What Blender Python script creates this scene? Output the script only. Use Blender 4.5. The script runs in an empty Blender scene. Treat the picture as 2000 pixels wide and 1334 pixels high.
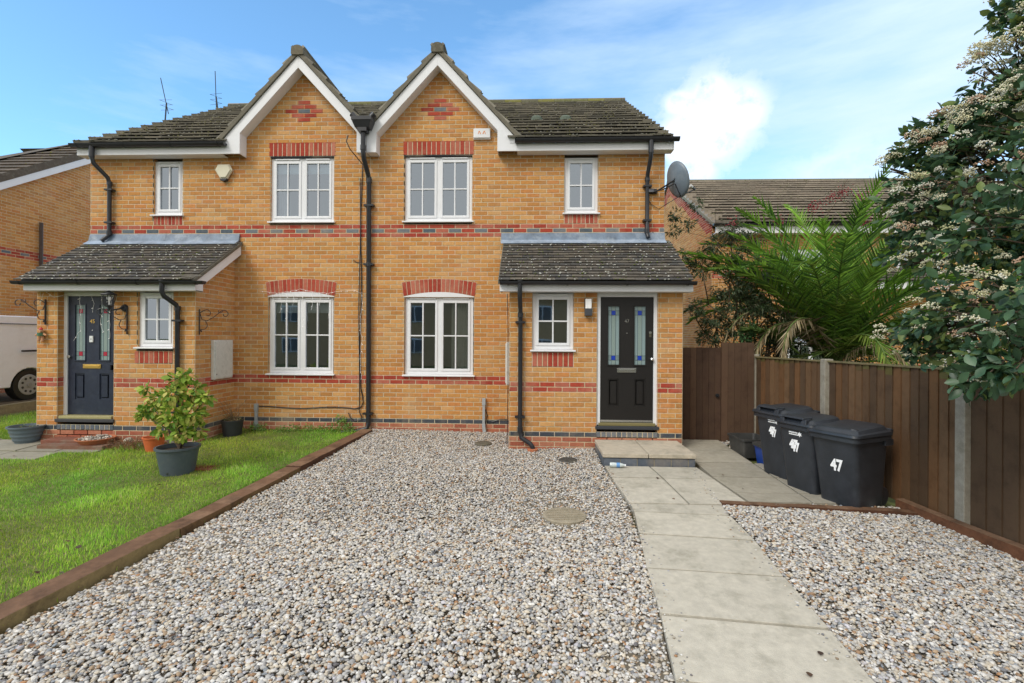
import bpy, math, random
import numpy as np
from mathutils import Vector, Matrix
R = math.radians
random.seed(7); rng = np.random.default_rng(7)
S = bpy.context.scene
COL = S.collection

# ------------------------------------------------------------------ camera, world, sun, exposure
FPX, TH, RO, CD, CZ, HY = 960.0, R(2.4), 0.006, 8.45, 1.63, 661.0
cd = bpy.data.cameras.new('camera'); cam = bpy.data.objects.new('camera', cd); COL.objects.link(cam)
cd.sensor_width = 36; cd.lens = FPX / 2000 * 36; cd.shift_y = -(667 - HY) / 2000
cd.clip_start = .05; cd.clip_end = 2000
cam.matrix_world = Matrix.Translation((0, -CD, CZ)) @ Matrix.Rotation(TH, 4, 'Z') @ Matrix.Rotation(R(90), 4, 'X') @ Matrix.Rotation(RO, 4, 'Z')
S.camera = cam
SUN_EL, SUN_AZ = R(44), R(220)          # azimuth clockwise from +Y: light comes from behind the camera, to the left
w = bpy.data.worlds.new('World'); S.world = w; w.use_nodes = True
nt = w.node_tree; N = nt.nodes; L = nt.links
bg = N['Background']; bg.inputs['Strength'].default_value = 0.15
sky = N.new('ShaderNodeTexSky'); sky.sky_type = 'NISHITA'; sky.sun_disc = False
sky.sun_elevation = SUN_EL; sky.sun_rotation = SUN_AZ; sky.air_density = 1.0; sky.dust_density = .6; sky.ozone_density = 2.5
tc = N.new('ShaderNodeTexCoord')
def vmath(op, a, b=None):
    n = N.new('ShaderNodeVectorMath'); n.operation = op
    for i, v in enumerate((a, b)):
        if v is None: continue
        if hasattr(v, 'links') or hasattr(v, 'is_output'): L.new(v, n.inputs[i])
        else: n.inputs[i].default_value = v
    return n
def smath(op, a, b=None, clamp=False):
    n = N.new('ShaderNodeMath'); n.operation = op; n.use_clamp = clamp
    for i, v in enumerate((a, b)):
        if v is None: continue
        if hasattr(v, 'is_output'): L.new(v, n.inputs[i])
        else: n.inputs[i].default_value = v
    return n.outputs[0]
dirn = vmath('NORMALIZE', tc.outputs['Generated']).outputs[0]
mp = N.new('ShaderNodeMapping'); mp.inputs['Scale'].default_value = (1.4, 1.4, 6.5); mp.inputs['Rotation'].default_value = (0, R(-14), 0)
L.new(dirn, mp.inputs['Vector'])
nz = N.new('ShaderNodeTexNoise'); nz.inputs['Scale'].default_value = 1.7; nz.inputs['Detail'].default_value = 9; nz.inputs['Roughness'].default_value = .58
L.new(mp.outputs[0], nz.inputs['Vector'])
nz2 = N.new('ShaderNodeTexNoise'); nz2.inputs['Scale'].default_value = 11; nz2.inputs['Detail'].default_value = 10; nz2.inputs['Roughness'].default_value = .66
L.new(dirn, nz2.inputs['Vector'])
sep = N.new('ShaderNodeSeparateXYZ'); L.new(dirn, sep.inputs[0])
# thin cloud veil: more towards the right and towards the horizon
veil = smath('ADD', smath('MULTIPLY', sep.outputs['X'], .78), smath('MULTIPLY', smath('SUBTRACT', .62, sep.outputs['Z']), .60))
veil = smath('ADD', veil, smath('MULTIPLY', smath('SUBTRACT', nz.outputs['Fac'], .5), 1.9))
veil = smath('MULTIPLY', smath('ADD', veil, .14), .95, True)
# overcast white added to the unseen sky behind the camera, lighting the houses softly
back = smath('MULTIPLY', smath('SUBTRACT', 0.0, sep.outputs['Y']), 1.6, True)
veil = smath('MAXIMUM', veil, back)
zen = smath('MULTIPLY', smath('SUBTRACT', sep.outputs['Z'], .66), 5.0, True)  # unseen sky overhead whitened as well, so the light is less blue
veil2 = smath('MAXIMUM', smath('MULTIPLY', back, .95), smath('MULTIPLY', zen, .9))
# the one bright cumulus to the right of the houses
def blob(px, py, rad, sy=1.0):
    x, y = px - 1000, py - HY
    r = Vector((x / FPX * math.cos(TH) - math.sin(TH), math.cos(TH) + x / FPX * math.sin(TH), -y / FPX)).normalized()
    d = vmath('SUBTRACT', dirn, tuple(r)).outputs[0]
    d = vmath('MULTIPLY', d, (1, 1, sy)).outputs[0]
    ln = N.new('ShaderNodeVectorMath'); ln.operation = 'LENGTH'; L.new(d, ln.inputs[0])
    q = smath('DIVIDE', ln.outputs['Value'], rad)
    q = smath('ADD', q, smath('MULTIPLY', smath('SUBTRACT', nz2.outputs['Fac'], .5), 1.9))
    return smath('MULTIPLY', smath('SUBTRACT', 1.15, q), 2.0, True)
cl = blob(1385, 240, .085); 
for b in ((1330, 270, .05, .9), (1440, 215, .05, 1), (1385, 185, .04, 1), (1350, 330, .05, 1.3), (1330, 200, .035, 1.5), (1650, 330, .10, 2.2)):
    cl = smath('MAXIMUM', cl, smath('MULTIPLY', blob(*b), 1.0 if b[0] < 1600 else .35))
mx = N.new('ShaderNodeMix'); mx.data_type = 'RGBA'
tint = N.new('ShaderNodeMix'); tint.data_type = 'RGBA'; tint.blend_type = 'MULTIPLY'; tint.inputs[0].default_value = 1
L.new(sky.outputs[0], tint.inputs[6]); tint.inputs[7].default_value = (1.15, 1.55, 1.62, 1)
L.new(veil, mx.inputs[0]); L.new(tint.outputs[2], mx.inputs[6]); mx.inputs[7].default_value = (4.2, 5.3, 6.6, 1)
mx2 = N.new('ShaderNodeMix'); mx2.data_type = 'RGBA'
cl = smath('MULTIPLY', smath('MULTIPLY', cl, smath('ADD', smath('MULTIPLY', nz2.outputs['Fac'], 4.2), -1.35), True), .92); L.new(cl, mx2.inputs[0]); L.new(mx.outputs[2], mx2.inputs[6]); mx2.inputs[7].default_value = (6.6, 6.8, 7.0, 1)
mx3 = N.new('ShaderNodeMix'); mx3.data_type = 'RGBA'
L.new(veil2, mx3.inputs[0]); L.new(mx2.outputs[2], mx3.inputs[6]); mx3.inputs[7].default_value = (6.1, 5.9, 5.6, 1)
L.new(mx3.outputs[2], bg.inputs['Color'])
sd = bpy.data.lights.new('sun', 'SUN'); sd.energy = 1.6; sd.angle = R(22); sd.color = (1, .955, .88)
so = bpy.data.objects.new('sun', sd); COL.objects.link(so)
sv = Vector((math.sin(SUN_AZ) * math.cos(SUN_EL), math.cos(SUN_AZ) * math.cos(SUN_EL), math.sin(SUN_EL)))
so.rotation_euler = sv.to_track_quat('Z', 'Y').to_euler(); so.location = sv * 60
S.view_settings.view_transform = 'Standard'; S.view_settings.look = 'None'; S.view_settings.gamma = 1; S.view_settings.exposure = 0.33
S.cycles.max_bounces = 6; S.cycles.use_denoising = True

# ------------------------------------------------------------------ helpers
def ray(px, py):
    x, y = px - 1000, py - HY
    c, s = math.cos(RO), math.sin(RO)
    xr, yr = x * c + y * s, -x * s + y * c
    r, u = xr / FPX, -yr / FPX
    return (r * math.cos(TH) - math.sin(TH), math.cos(TH) + r * math.sin(TH), u)
def W(px, py, Y=0.):
    d = ray(px, py); t = (Y + CD) / d[1]; return Vector((d[0] * t, Y, CZ + d[2] * t))
SL = .045
def gz(Y): return SL * Y if Y < 0 else 0.
def G(px, py, up=0.):
    d = ray(px, py); t = (-SL * CD - CZ + up) / (d[2] - SL * d[1]); Y = -CD + d[1] * t
    return Vector((d[0] * t, Y, gz(Y)))

def tag(o, label=None, cat=None, group=None, kind=None):
    if label: o['label'] = label
    if cat: o['category'] = cat
    if group: o['group'] = group
    if kind: o['kind'] = kind
    return o
BASE = {}
def base_of(o):
    while o is not None:
        if o.name in BASE: return BASE[o.name]
        o = o.parent
    return Vector((0, 0, 0))
def thing(name, label, cat, loc, group=None):
    o = bpy.data.objects.new(name, None); COL.objects.link(o); o.location = loc; o.empty_display_size = .2
    BASE[o.name] = Vector(loc)
    return tag(o, label, cat, group)

MATS = {}
def mat(name, base=(1, 1, 1), rough=.7, metal=0., var=.15, nscale=8, bump=0., bscale=60, spec=.5, dark=None, dscale=3, damt=.5,
        translucent=0., coat=0.):
    """base colour x mesh colour attribute x noise; optional stains of a second colour"""
    if name in MATS: return MATS[name]
    m = bpy.data.materials.new(name); m.use_nodes = True; t = m.node_tree; n = t.nodes; l = t.links
    p = n['Principled BSDF']
    p.inputs['Roughness'].default_value = rough; p.inputs['Metallic'].default_value = metal
    p.inputs['Specular IOR Level'].default_value = spec; p.inputs['Coat Weight'].default_value = coat
    tcd = n.new('ShaderNodeTexCoord')
    a = n.new('ShaderNodeAttribute'); a.attribute_name = 'Col'
    mul = n.new('ShaderNodeMix'); mul.data_type = 'RGBA'; mul.blend_type = 'MULTIPLY'; mul.inputs[0].default_value = 1
    l.new(a.outputs['Color'], mul.inputs[6]); mul.inputs[7].default_value = (*base, 1)
    nz = n.new('ShaderNodeTexNoise'); nz.inputs['Scale'].default_value = nscale; nz.inputs['Detail'].default_value = 6; nz.inputs['Roughness'].default_value = .65
    l.new(tcd.outputs['Object'], nz.inputs['Vector'])
    mr = n.new('ShaderNodeMapRange'); mr.inputs[1].default_value = .25; mr.inputs[2].default_value = .75
    mr.inputs[3].default_value = 1 - var; mr.inputs[4].default_value = 1 + var
    l.new(nz.outputs['Fac'], mr.inputs[0])
    v = n.new('ShaderNodeVectorMath'); v.operation = 'SCALE'; l.new(mul.outputs[2], v.inputs[0]); l.new(mr.outputs[0], v.inputs['Scale'])
    out = v.outputs[0]
    if dark is not None:
        n2 = n.new('ShaderNodeTexNoise'); n2.inputs['Scale'].default_value = dscale; n2.inputs['Detail'].default_value = 8; n2.inputs['Roughness'].default_value = .7
        l.new(tcd.outputs['Object'], n2.inputs['Vector'])
        r2 = n.new('ShaderNodeMapRange'); r2.inputs[1].default_value = .5; r2.inputs[2].default_value = .68; r2.inputs[3].default_value = 0; r2.inputs[4].default_value = damt
        l.new(n2.outputs['Fac'], r2.inputs[0])
        mm = n.new('ShaderNodeMix'); mm.data_type = 'RGBA'; l.new(r2.outputs[0], mm.inputs[0]); l.new(out, mm.inputs[6]); mm.inputs[7].default_value = (*dark, 1)
        out = mm.outputs[2]
    l.new(out, p.inputs['Base Color'])
    if bump:
        nb = n.new('ShaderNodeTexNoise'); nb.inputs['Scale'].default_value = bscale; nb.inputs['Detail'].default_value = 5
        l.new(tcd.outputs['Object'], nb.inputs['Vector'])
        b = n.new('ShaderNodeBump'); b.inputs['Strength'].default_value = bump; b.inputs['Distance'].default_value = .01
        l.new(nb.outputs['Fac'], b.inputs['Height']); l.new(b.outputs[0], p.inputs['Normal'])
    if translucent:
        tr = n.new('ShaderNodeBsdfTranslucent'); l.new(out, tr.inputs[0])
        ms = n.new('ShaderNodeMixShader'); ms.inputs[0].default_value = translucent
        l.new(p.outputs[0], ms.inputs[1]); l.new(tr.outputs[0], ms.inputs[2]); l.new(ms.outputs[0], n['Material Output'].inputs[0])
    MATS[name] = m
    return m
def glass_mat(name, refl, tint):
    m = bpy.data.materials.new(name); m.use_nodes = True; t = m.node_tree; n = t.nodes; l = t.links
    n.remove(n['Principled BSDF'])
    tr = n.new('ShaderNodeBsdfTransparent'); tr.inputs[0].default_value = (*tint, 1)
    gl = n.new('ShaderNodeBsdfGlossy'); gl.inputs['Roughness'].default_value = .015; gl.inputs[0].default_value = (.80, .90, 1, 1)
    tcd = n.new('ShaderNodeTexCoord'); nb = n.new('ShaderNodeTexNoise'); nb.inputs['Scale'].default_value = 1.6; nb.inputs['Detail'].default_value = 1
    l.new(tcd.outputs['Object'], nb.inputs['Vector'])
    b = n.new('ShaderNodeBump'); b.inputs['Strength'].default_value = .05; b.inputs['Distance'].default_value = .02
    l.new(nb.outputs['Fac'], b.inputs['Height']); l.new(b.outputs[0], gl.inputs['Normal'])
    fr = n.new('ShaderNodeFresnel'); fr.inputs[0].default_value = 1.5
    ad = n.new('ShaderNodeMath'); ad.operation = 'ADD'; ad.use_clamp = True; l.new(fr.outputs[0], ad.inputs[0]); ad.inputs[1].default_value = refl
    ms = n.new('ShaderNodeMixShader'); l.new(ad.outputs[0], ms.inputs[0]); l.new(tr.outputs[0], ms.inputs[1]); l.new(gl.outputs[0], ms.inputs[2])
    l.new(ms.outputs[0], n['Material Output'].inputs[0])
    return m

def finish(me, name, m, parent, base, cols_corner, smooth, sharp):
    at = me.color_attributes.new('Col', 'FLOAT_COLOR', 'CORNER')
    at.data.foreach_set('color', cols_corner.astype(np.float32).ravel())
    me.materials.append(m)
    if smooth:
        me.shade_smooth()
        if sharp: me.set_sharp_from_angle(angle=R(sharp))
    o = bpy.data.objects.new(name, me); COL.objects.link(o)
    if parent is not None: o.parent = parent
    else: o.location = base; BASE[o.name] = Vector(base)
    return o

class MB:
    def __init__(s): s.v = []; s.f = []; s.c = []
    def face(s, pts, c=(1, 1, 1)):
        i = len(s.v); s.v += [tuple(p) for p in pts]; s.f.append(tuple(range(i, i + len(pts)))); s.c.append(c)
    def box(s, x0, x1, y0, y1, z0, z1, c=(1, 1, 1), M=None):
        P = [(x, y, z) for z in (z0, z1) for y in (y0, y1) for x in (x0, x1)]
        s.hexa(P, c, M)
    def hexa(s, P, c=(1, 1, 1), M=None):
        if M is not None: P = [tuple(M @ Vector(p)) for p in P]
        i = len(s.v); s.v += [tuple(p) for p in P]
        for f in ((0, 2, 3, 1), (4, 5, 7, 6), (0, 1, 5, 4), (2, 6, 7, 3), (0, 4, 6, 2), (1, 3, 7, 5)):
            s.f.append(tuple(i + k for k in f)); s.c.append(c)
    def prism(s, poly, fn, a, b, c=(1, 1, 1)):
        """poly: 2D points; fn(p,q,d)->xyz; extruded from depth a to b"""
        n = len(poly); i = len(s.v)
        s.v += [tuple(fn(p, q, a)) for p, q in poly] + [tuple(fn(p, q, b)) for p, q in poly]
        s.f.append(tuple(range(i, i + n))); s.c.append(c)
        s.f.append(tuple(range(i + 2 * n - 1, i + n - 1, -1))); s.c.append(c)
        for k in range(n):
            s.f.append((i + k, i + n + k, i + n + (k + 1) % n, i + (k + 1) % n)); s.c.append(c)
    def tube(s, path, r, n=10, c=(1, 1, 1), cap=True):
        path = [Vector(p) for p in path]; rs = r if hasattr(r, '__len__') else [r] * len(path)
        rings = []; up = Vector((0, 0, 1)); prev = None
        for k, p in enumerate(path):
            d = (path[min(k + 1, len(path) - 1)] - path[max(k - 1, 0)]).normalized()
            if prev is None:
                a = d.cross(up if abs(d.z) < .9 else Vector((1, 0, 0))).normalized()
            else: a = (prev - d * prev.dot(d)).normalized()
            prev = a; b = d.cross(a); i = len(s.v)
            s.v += [tuple(p + (a * math.cos(t) + b * math.sin(t)) * rs[k]) for t in [2 * math.pi * q / n for q in range(n)]]
            rings.append(i)
        for i0, i1 in zip(rings, rings[1:]):
            for q in range(n):
                s.f.append((i0 + q, i0 + (q + 1) % n, i1 + (q + 1) % n, i1 + q)); s.c.append(c)
        if cap:
            s.f.append(tuple(range(rings[0], rings[0] + n))); s.c.append(c)
            s.f.append(tuple(range(rings[-1], rings[-1] + n))); s.c.append(c)
    def lathe(s, prof, ctr, n=24, c=(1, 1, 1), sx=1., sy=1.):
        rings = []
        for r, z in prof:
            rings.append(len(s.v))
            s.v += [(ctr[0] + sx * r * math.cos(2 * math.pi * q / n), ctr[1] + sy * r * math.sin(2 * math.pi * q / n), ctr[2] + z) for q in range(n)]
        for i0, i1 in zip(rings, rings[1:]):
            for q in range(n):
                s.f.append((i0 + q, i0 + (q + 1) % n, i1 + (q + 1) % n, i1 + q)); s.c.append(c)
        s.f.append(tuple(range(rings[-1], rings[-1] + n))); s.c.append(c)
        s.f.append(tuple(range(rings[0], rings[0] + n))); s.c.append(c)
    def blob(s, p, r, c=(1, 1, 1), sq=.6, jit=.25):
        i = len(s.v)
        for d in ICO_V:
            k = 1 + random.uniform(-jit, jit)
            s.v.append((p[0] + d[0] * r * k, p[1] + d[1] * r * k, p[2] + d[2] * r * sq * k))
        for f in ICO_F: s.f.append(tuple(i + q for q in f)); s.c.append(c)
    def build(s, name, m, parent=None, base=None, smooth=False, sharp=40, bevel=0., label=None):
        b = base_of(parent) if parent is not None else Vector(base if base is not None else (0, 0, 0))
        me = bpy.data.meshes.new(name)
        me.from_pydata([(p[0] - b.x, p[1] - b.y, p[2] - b.z) for p in s.v], [], s.f)
        tot = np.array([len(f) for f in s.f]); c = np.array([(*x[:3], 1) for x in s.c], dtype=np.float32)
        o = finish(me, name, m, parent, b, np.repeat(c, tot, axis=0), smooth, sharp)
        if bevel:
            md = o.modifiers.new('bevel', 'BEVEL'); md.width = bevel; md.segments = 2; md.limit_method = 'ANGLE'; md.angle_limit = R(50)
        if label: o['label'] = label
        return o
t_ = (1 + 5 ** .5) / 2
ICO_V = np.array([(-1, t_, 0), (1, t_, 0), (-1, -t_, 0), (1, -t_, 0), (0, -1, t_), (0, 1, t_), (0, -1, -t_), (0, 1, -t_), (t_, 0, -1), (t_, 0, 1), (-t_, 0, -1), (-t_, 0, 1)]) / math.hypot(1, t_)
ICO_F = [(0, 11, 5), (0, 5, 1), (0, 1, 7), (0, 7, 10), (0, 10, 11), (1, 5, 9), (5, 11, 4), (11, 10, 2), (10, 7, 6), (7, 1, 8), (3, 9, 4), (3, 4, 2), (3, 2, 6), (3, 6, 8), (3, 8, 9), (4, 9, 5), (2, 4, 11), (6, 2, 10), (8, 6, 7), (9, 8, 1)]
def ico2():
    V = [tuple(v) for v in ICO_V]; F = []; c = {}
    def mid(a, b):
        k = (min(a, b), max(a, b))
        if k not in c:
            m = (np.array(V[a]) + np.array(V[b])); m /= np.linalg.norm(m); V.append(tuple(m)); c[k] = len(V) - 1
        return c[k]
    for a, b, d in ICO_F:
        x, y, z = mid(a, b), mid(b, d), mid(d, a)
        F += [(a, x, z), (x, b, y), (z, y, d), (x, y, z)]
    return np.array(V), F
ICO2_V, ICO2_F = ico2()

def rotmats(n, rg, axis=None):
    q = rg.normal(size=(n, 4)); q /= np.linalg.norm(q, axis=1)[:, None]
    w_, x, y, z = q.T
    return np.stack([np.stack([1 - 2 * (y * y + z * z), 2 * (x * y - z * w_), 2 * (x * z + y * w_)], 1),
                     np.stack([2 * (x * y + z * w_), 1 - 2 * (x * x + z * z), 2 * (y * z - x * w_)], 1),
                     np.stack([2 * (x * z - y * w_), 2 * (y * z + x * w_), 1 - 2 * (x * x + y * y)], 1)], 1)
def zrot(a):
    c, s = np.cos(a), np.sin(a); o = np.zeros_like(a); i = np.ones_like(a)
    return np.stack([np.stack([c, -s, o], 1), np.stack([s, c, o], 1), np.stack([o, o, i], 1)], 1)
def frame_from(ydir, zdir):
    """rotation matrices whose columns are x, y(=ydir), z(~zdir)"""
    y = ydir / np.linalg.norm(ydir, axis=1)[:, None]
    x = np.cross(y, zdir); x /= (np.linalg.norm(x, axis=1)[:, None] + 1e-9); z = np.cross(x, y)
    return np.stack([x, y, z], 2)
def scatter(name, TV, TF, pos, Rm, sc, cols, m, parent=None, base=(0, 0, 0), smooth=False, vcol=None):
    """one mesh made of many small copies of a template; used for foliage, grass, gravel"""
    n = len(pos); nv = len(TV)
    b = np.array(base_of(parent)) if parent is not None else np.array(base)
    P = np.einsum('nij,nkj->nki', Rm, TV[None, :, :] * sc[:, None, :]) + (pos - b)[:, None, :]
    sizes = np.array([len(f) for f in TF]); idx = np.concatenate([np.array(f) for f in TF])
    loops = (idx[None, :] + (np.arange(n) * nv)[:, None]).ravel().astype(np.int32)
    tot = np.tile(sizes, n); start = np.concatenate([[0], np.cumsum(tot)[:-1]]).astype(np.int32)
    me = bpy.data.meshes.new(name)
    me.vertices.add(n * nv); me.vertices.foreach_set('co', P.astype(np.float32).ravel())
    me.loops.add(len(loops)); me.loops.foreach_set('vertex_index', loops)
    me.polygons.add(len(tot)); me.polygons.foreach_set('loop_start', start)
    me.update(calc_edges=True)
    c4 = np.concatenate([cols, np.ones((n, 1))], 1)
    cc = np.repeat(c4, len(idx), axis=0)
    if vcol is not None: cc[:, :3] *= np.tile(vcol[idx], n)[:, None]
    return finish(me, name, m, parent, Vector(b), cc, smooth, None)

# ------------------------------------------------------------------ materials
BRICK = mat('brick', rough=.88, var=.17, nscale=22, bump=.5, bscale=90, spec=.25, dark=(.60, .47, .31), dscale=1.5, damt=.30)
TILE = mat('roof_tile', rough=.9, var=.16, nscale=9, bump=.35, bscale=50, spec=.2, dark=(.27, .26, .20), dscale=16, damt=.45)
TILE2 = mat('porch_tile', rough=.9, var=.30, nscale=9, bump=.6, bscale=50, spec=.2, dark=(.10, .10, .075), dscale=14, damt=.6)
UPVC = mat('white_upvc', (.80, .81, .83), rough=.28, var=.03, nscale=4, dark=(.52, .52, .47), dscale=5, damt=.10)
CREAM = mat('grubby_white', (.66, .66, .62), rough=.5, var=.12, nscale=14, bump=.1, dark=(.30, .30, .26), dscale=10, damt=.35)
BLKPL = mat('black_plastic', (.022, .023, .027), rough=.38, var=.2, nscale=10)
LEAD = mat('lead_flashing', (.16, .21, .28), rough=.55, var=.45, nscale=6, bump=.25, bscale=9, dark=(.40, .45, .50), dscale=4, damt=.7)
METAL = mat('metal', (.62, .62, .62), rough=.25, metal=1, var=.05)
BRASS = mat('brass', (.75, .50, .14), rough=.3, metal=1, var=.08)
PAINT = mat('plain', rough=.5, var=.08, nscale=12)
DOORB = mat('black_door', (.011, .0095, .009), rough=.42, var=.15, nscale=30, bump=.12, bscale=160)
DOORN = mat('navy_door', (.018, .026, .05), rough=.40, var=.25, nscale=14, bump=.12, bscale=160, dark=(.055, .068, .095), dscale=4, damt=.5)
FROST = mat('frosted_glass', (1, 1, 1), rough=.22, var=.12, nscale=90, bump=.25, bscale=140, spec=.6)
WOODF = mat('fence_wood', rough=.85, var=.35, nscale=5, bump=.3, bscale=40, spec=.15, dark=(.07, .048, .026), dscale=5, damt=.55)
SLEEP = mat('sleeper_wood', rough=.8, var=.35, nscale=7, bump=.5, bscale=30, spec=.25, dark=(.045, .025, .015), dscale=5, damt=.7)
CONC = mat('concrete', (.33, .30, .24), rough=.9, var=.22, nscale=18, bump=.5, bscale=120, dark=(.16, .15, .10), dscale=6, damt=.45)
SLAB = mat('paving_slab', rough=.88, var=.16, nscale=14, bump=.45, bscale=160, spec=.3, dark=(.24, .225, .17), dscale=3.2, damt=.6)
GRAVEL = mat('pebble', rough=.62, var=.14, nscale=120, spec=.35)
BED = mat('gravel_bed', (.15, .125, .09), rough=.95, var=.5, nscale=70, bump=1, bscale=120)
SOIL = mat('soil', (.12, .13, .035), rough=1, var=.5, nscale=12, bump=.8, bscale=40)
GRASS = mat('grass_blade', rough=.55, var=.28, nscale=1.4, spec=.25, translucent=.35)
LEAF = mat('leaf', rough=.42, var=.15, nscale=30, spec=.45, translucent=.22)
LEAFM = mat('leaf_matt', rough=.55, var=.2, nscale=12, spec=.3, translucent=.3)
BARK = mat('bark', (.10, .07, .045), rough=.95, var=.4, nscale=25, bump=.8, bscale=60)
FLOWER = mat('blossom', rough=.8, var=.1, nscale=40, translucent=.15)
TERRA = mat('terracotta', (.48, .16, .07), rough=.8, var=.2, nscale=14, bump=.2, dark=(.30, .20, .14), dscale=9, damt=.5)
GPOT = mat('slate_plastic', (.075, .095, .115), rough=.45, var=.12, nscale=6, dark=(.14, .15, .15), dscale=20, damt=.35)
BINM = mat('bin_plastic', (.026, .030, .037), rough=.42, var=.3, nscale=5, spec=.5, bump=.05, bscale=200, dark=(.045, .05, .06), dscale=9, damt=.4)
ASPH = mat('asphalt', (.05, .05, .052), rough=.95, var=.3, nscale=40, bump=.6, bscale=200)
ROOM = mat('room_wall', (.42, .39, .34), rough=.9, var=.1)
GLASSU = glass_mat('window_glass', .27, (.80, .85, .88))
GLASSD = glass_mat('window_glass_low', .27, (.75, .80, .80))

# ------------------------------------------------------------------ brickwork
CH, BW, JT = .075, .225, .0115
YEL = [(.56, .275, .084), (.59, .300, .100), (.54, .250, .074), (.55, .235, .076), (.61, .33, .125), (.50, .232, .072)]
RED = [(.40, .065, .038), (.44, .085, .052), (.36, .055, .034), (.46, .14, .09)]
BLU = [(.13, .155, .185), (.10, .125, .15), (.17, .185, .205)]
DRK = [(.055, .065, .080), (.075, .085, .10)]
PLI = [(.42, .15, .085), (.36, .11, .065), (.46, .19, .115)]
MOR = (.62, .53, .37)
def pick(pal):
    c = random.choice(pal); k = random.uniform(.93, 1.07); return tuple(x * k for x in c)
def front(Y0): return lambda u, z, d: (u, Y0 - d, z)
def sideR(X0): return lambda u, z, d: (X0 + d, u, z)
def sideL(X0): return lambda u, z, d: (X0 - d, u, z)
def brick_piece(mb, P, a, b, z0, z1, c, flat, proud=0., mortar=True, cell=None):
    e = .0045 + proud + random.uniform(-.0008, .0012); j = JT / 2
    if cell: ca, cb, cz0, cz1 = cell
    else: ca, cb, cz0, cz1 = a - j, b + j, z0 - j, z1 + j
    if mortar: mb.face([P(ca, cz0, 0), P(cb, cz0, 0), P(cb, cz1, 0), P(ca, cz1, 0)], tuple(x * random.uniform(.92, 1.06) for x in MOR))
    if flat:
        mb.face([P(a, z0, .004), P(b, z0, .004), P(b, z1, .004), P(a, z1, .004)], c); return
    t = .003
    f0 = [P(a, z0, 0), P(b, z0, 0), P(b, z1, 0), P(a, z1, 0)]
    f1 = [P(a + t, z0 + t, e), P(b - t, z0 + t, e), P(b - t, z1 - t, e), P(a + t, z1 - t, e)]
    i = len(mb.v); mb.v += [tuple(p) for p in f0 + f1]
    for f in ((4, 5, 6, 7), (0, 1, 5, 4), (1, 2, 6, 5), (2, 3, 7, 6), (3, 0, 4, 7)):
        mb.f.append(tuple(i + q for q in f)); mb.c.append(c)
def bond(mb, P, u0, u1, z0, z1, holes=(), zmax=None, flat=False, upper=True, lower=True, plinth=True, red_verge=None, dz=0., special=None):
    k0 = int(round(z0 / CH)); k1 = int(math.ceil(z1 / CH - 1e-6))
    for k in range(k0, k1):
        za, zb = k * CH, (k + 1) * CH
        off = 0 if k % 2 else BW / 2
        i0 = int(math.floor((u0 - off) / BW)) - 1; i1 = int(math.ceil((u1 - off) / BW)) + 1
        for i in range(i0, i1):
            a, b = i * BW + off, (i + 1) * BW + off
            a, b = max(a, u0), min(b, u1)
            if b - a < .012: continue
            segs = [(a, b)]
            for (ha, hb, hz0, hz1) in holes:
                if hz0 < zb - .01 and hz1 > za + .01:
                    ns = []
                    for (p, q) in segs:
                        if hb <= p or ha >= q: ns.append((p, q)); continue
                        if ha - p > .015: ns.append((p, ha))
                        if q - hb > .015: ns.append((hb, q))
                    segs = ns
            kk = k
            if kk < 2 and plinth: pal = PLI
            elif kk == 2 and plinth: pal = DRK
            elif kk in (11, 12) and lower: pal = RED
            elif kk in (45, 47) and upper: pal = RED
            elif kk == 46 and upper: pal = BLU if i % 2 else RED
            else: pal = YEL
            for (p, q) in segs:
                m_ = (p + q) / 2
                if zmax is not None and (za + .02) > zmax(m_): continue
                c = pick(pal)
                if special:
                    s2 = special(m_, k, i)
                    if s2: c = pick(s2)
                if red_verge is not None and pal is YEL and (zb > zmax(m_) - red_verge): c = pick(RED)
                top = zb
                brick_piece(mb, lambda u, z, d: P(u, z + dz, d), p + JT / 2, q - JT / 2, za + JT / 2, zb - JT / 2, c, flat, cell=(p, q, za, top))
def soldiers(mb, P, a, b, z0, z1, n, pal=RED, proud=.001):
    w_ = (b - a) / n
    for i in range(n):
        brick_piece(mb, P, a + i * w_ + .0065, a + (i + 1) * w_ - .0065, z0 + .004, z1 - .004, pick(pal), False, proud, cell=(a + i * w_, a + (i + 1) * w_, z0, z1))
def arch(mb, P, xc, half, zi0, zi1, zo0, zo1, n=17):
    """segmental arch: inner curve ends zi0, crown zi1; outer ends zo0, crown zo1"""
    hi = half - .03
    def arc(h, ze, zc, t):
        sg = zc - ze; rr = (h * h + sg * sg) / (2 * sg); x = t * h; return xc + x, zc - rr + math.sqrt(max(rr * rr - x * x, 0))
    q_ = [arc(hi - .004, zi0, zi1, t) for t in np.linspace(-1, 1, 16)] + [arc(half + .004, zo0 + .004, zo1 + .006, t) for t in np.linspace(1, -1, 16)]
    mb.face([P(x, z, .0072) for x, z in q_], MOR)
    for i in range(n):
        g = .16 / n
        t0, t1 = -1 + 2 * i / n + g, -1 + 2 * (i + 1) / n - g
        q = [arc(hi, zi0, zi1, t0), arc(hi, zi0, zi1, t1), arc(half, zo0, zo1, t1), arc(half, zo0, zo1, t0)]
        c = pick(RED); e = .012
        f0 = [P(x, z, -.002) for x, z in q]; f1 = [P(x, z, e) for x, z in q]
        i_ = len(mb.v); mb.v += [tuple(p) for p in f0 + f1]
        for f in ((4, 5, 6, 7), (0, 1, 5, 4), (1, 2, 6, 5), (2, 3, 7, 6), (3, 0, 4, 7)):
            mb.f.append(tuple(i_ + q_ for q_ in f)); mb.c.append(c)
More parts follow.
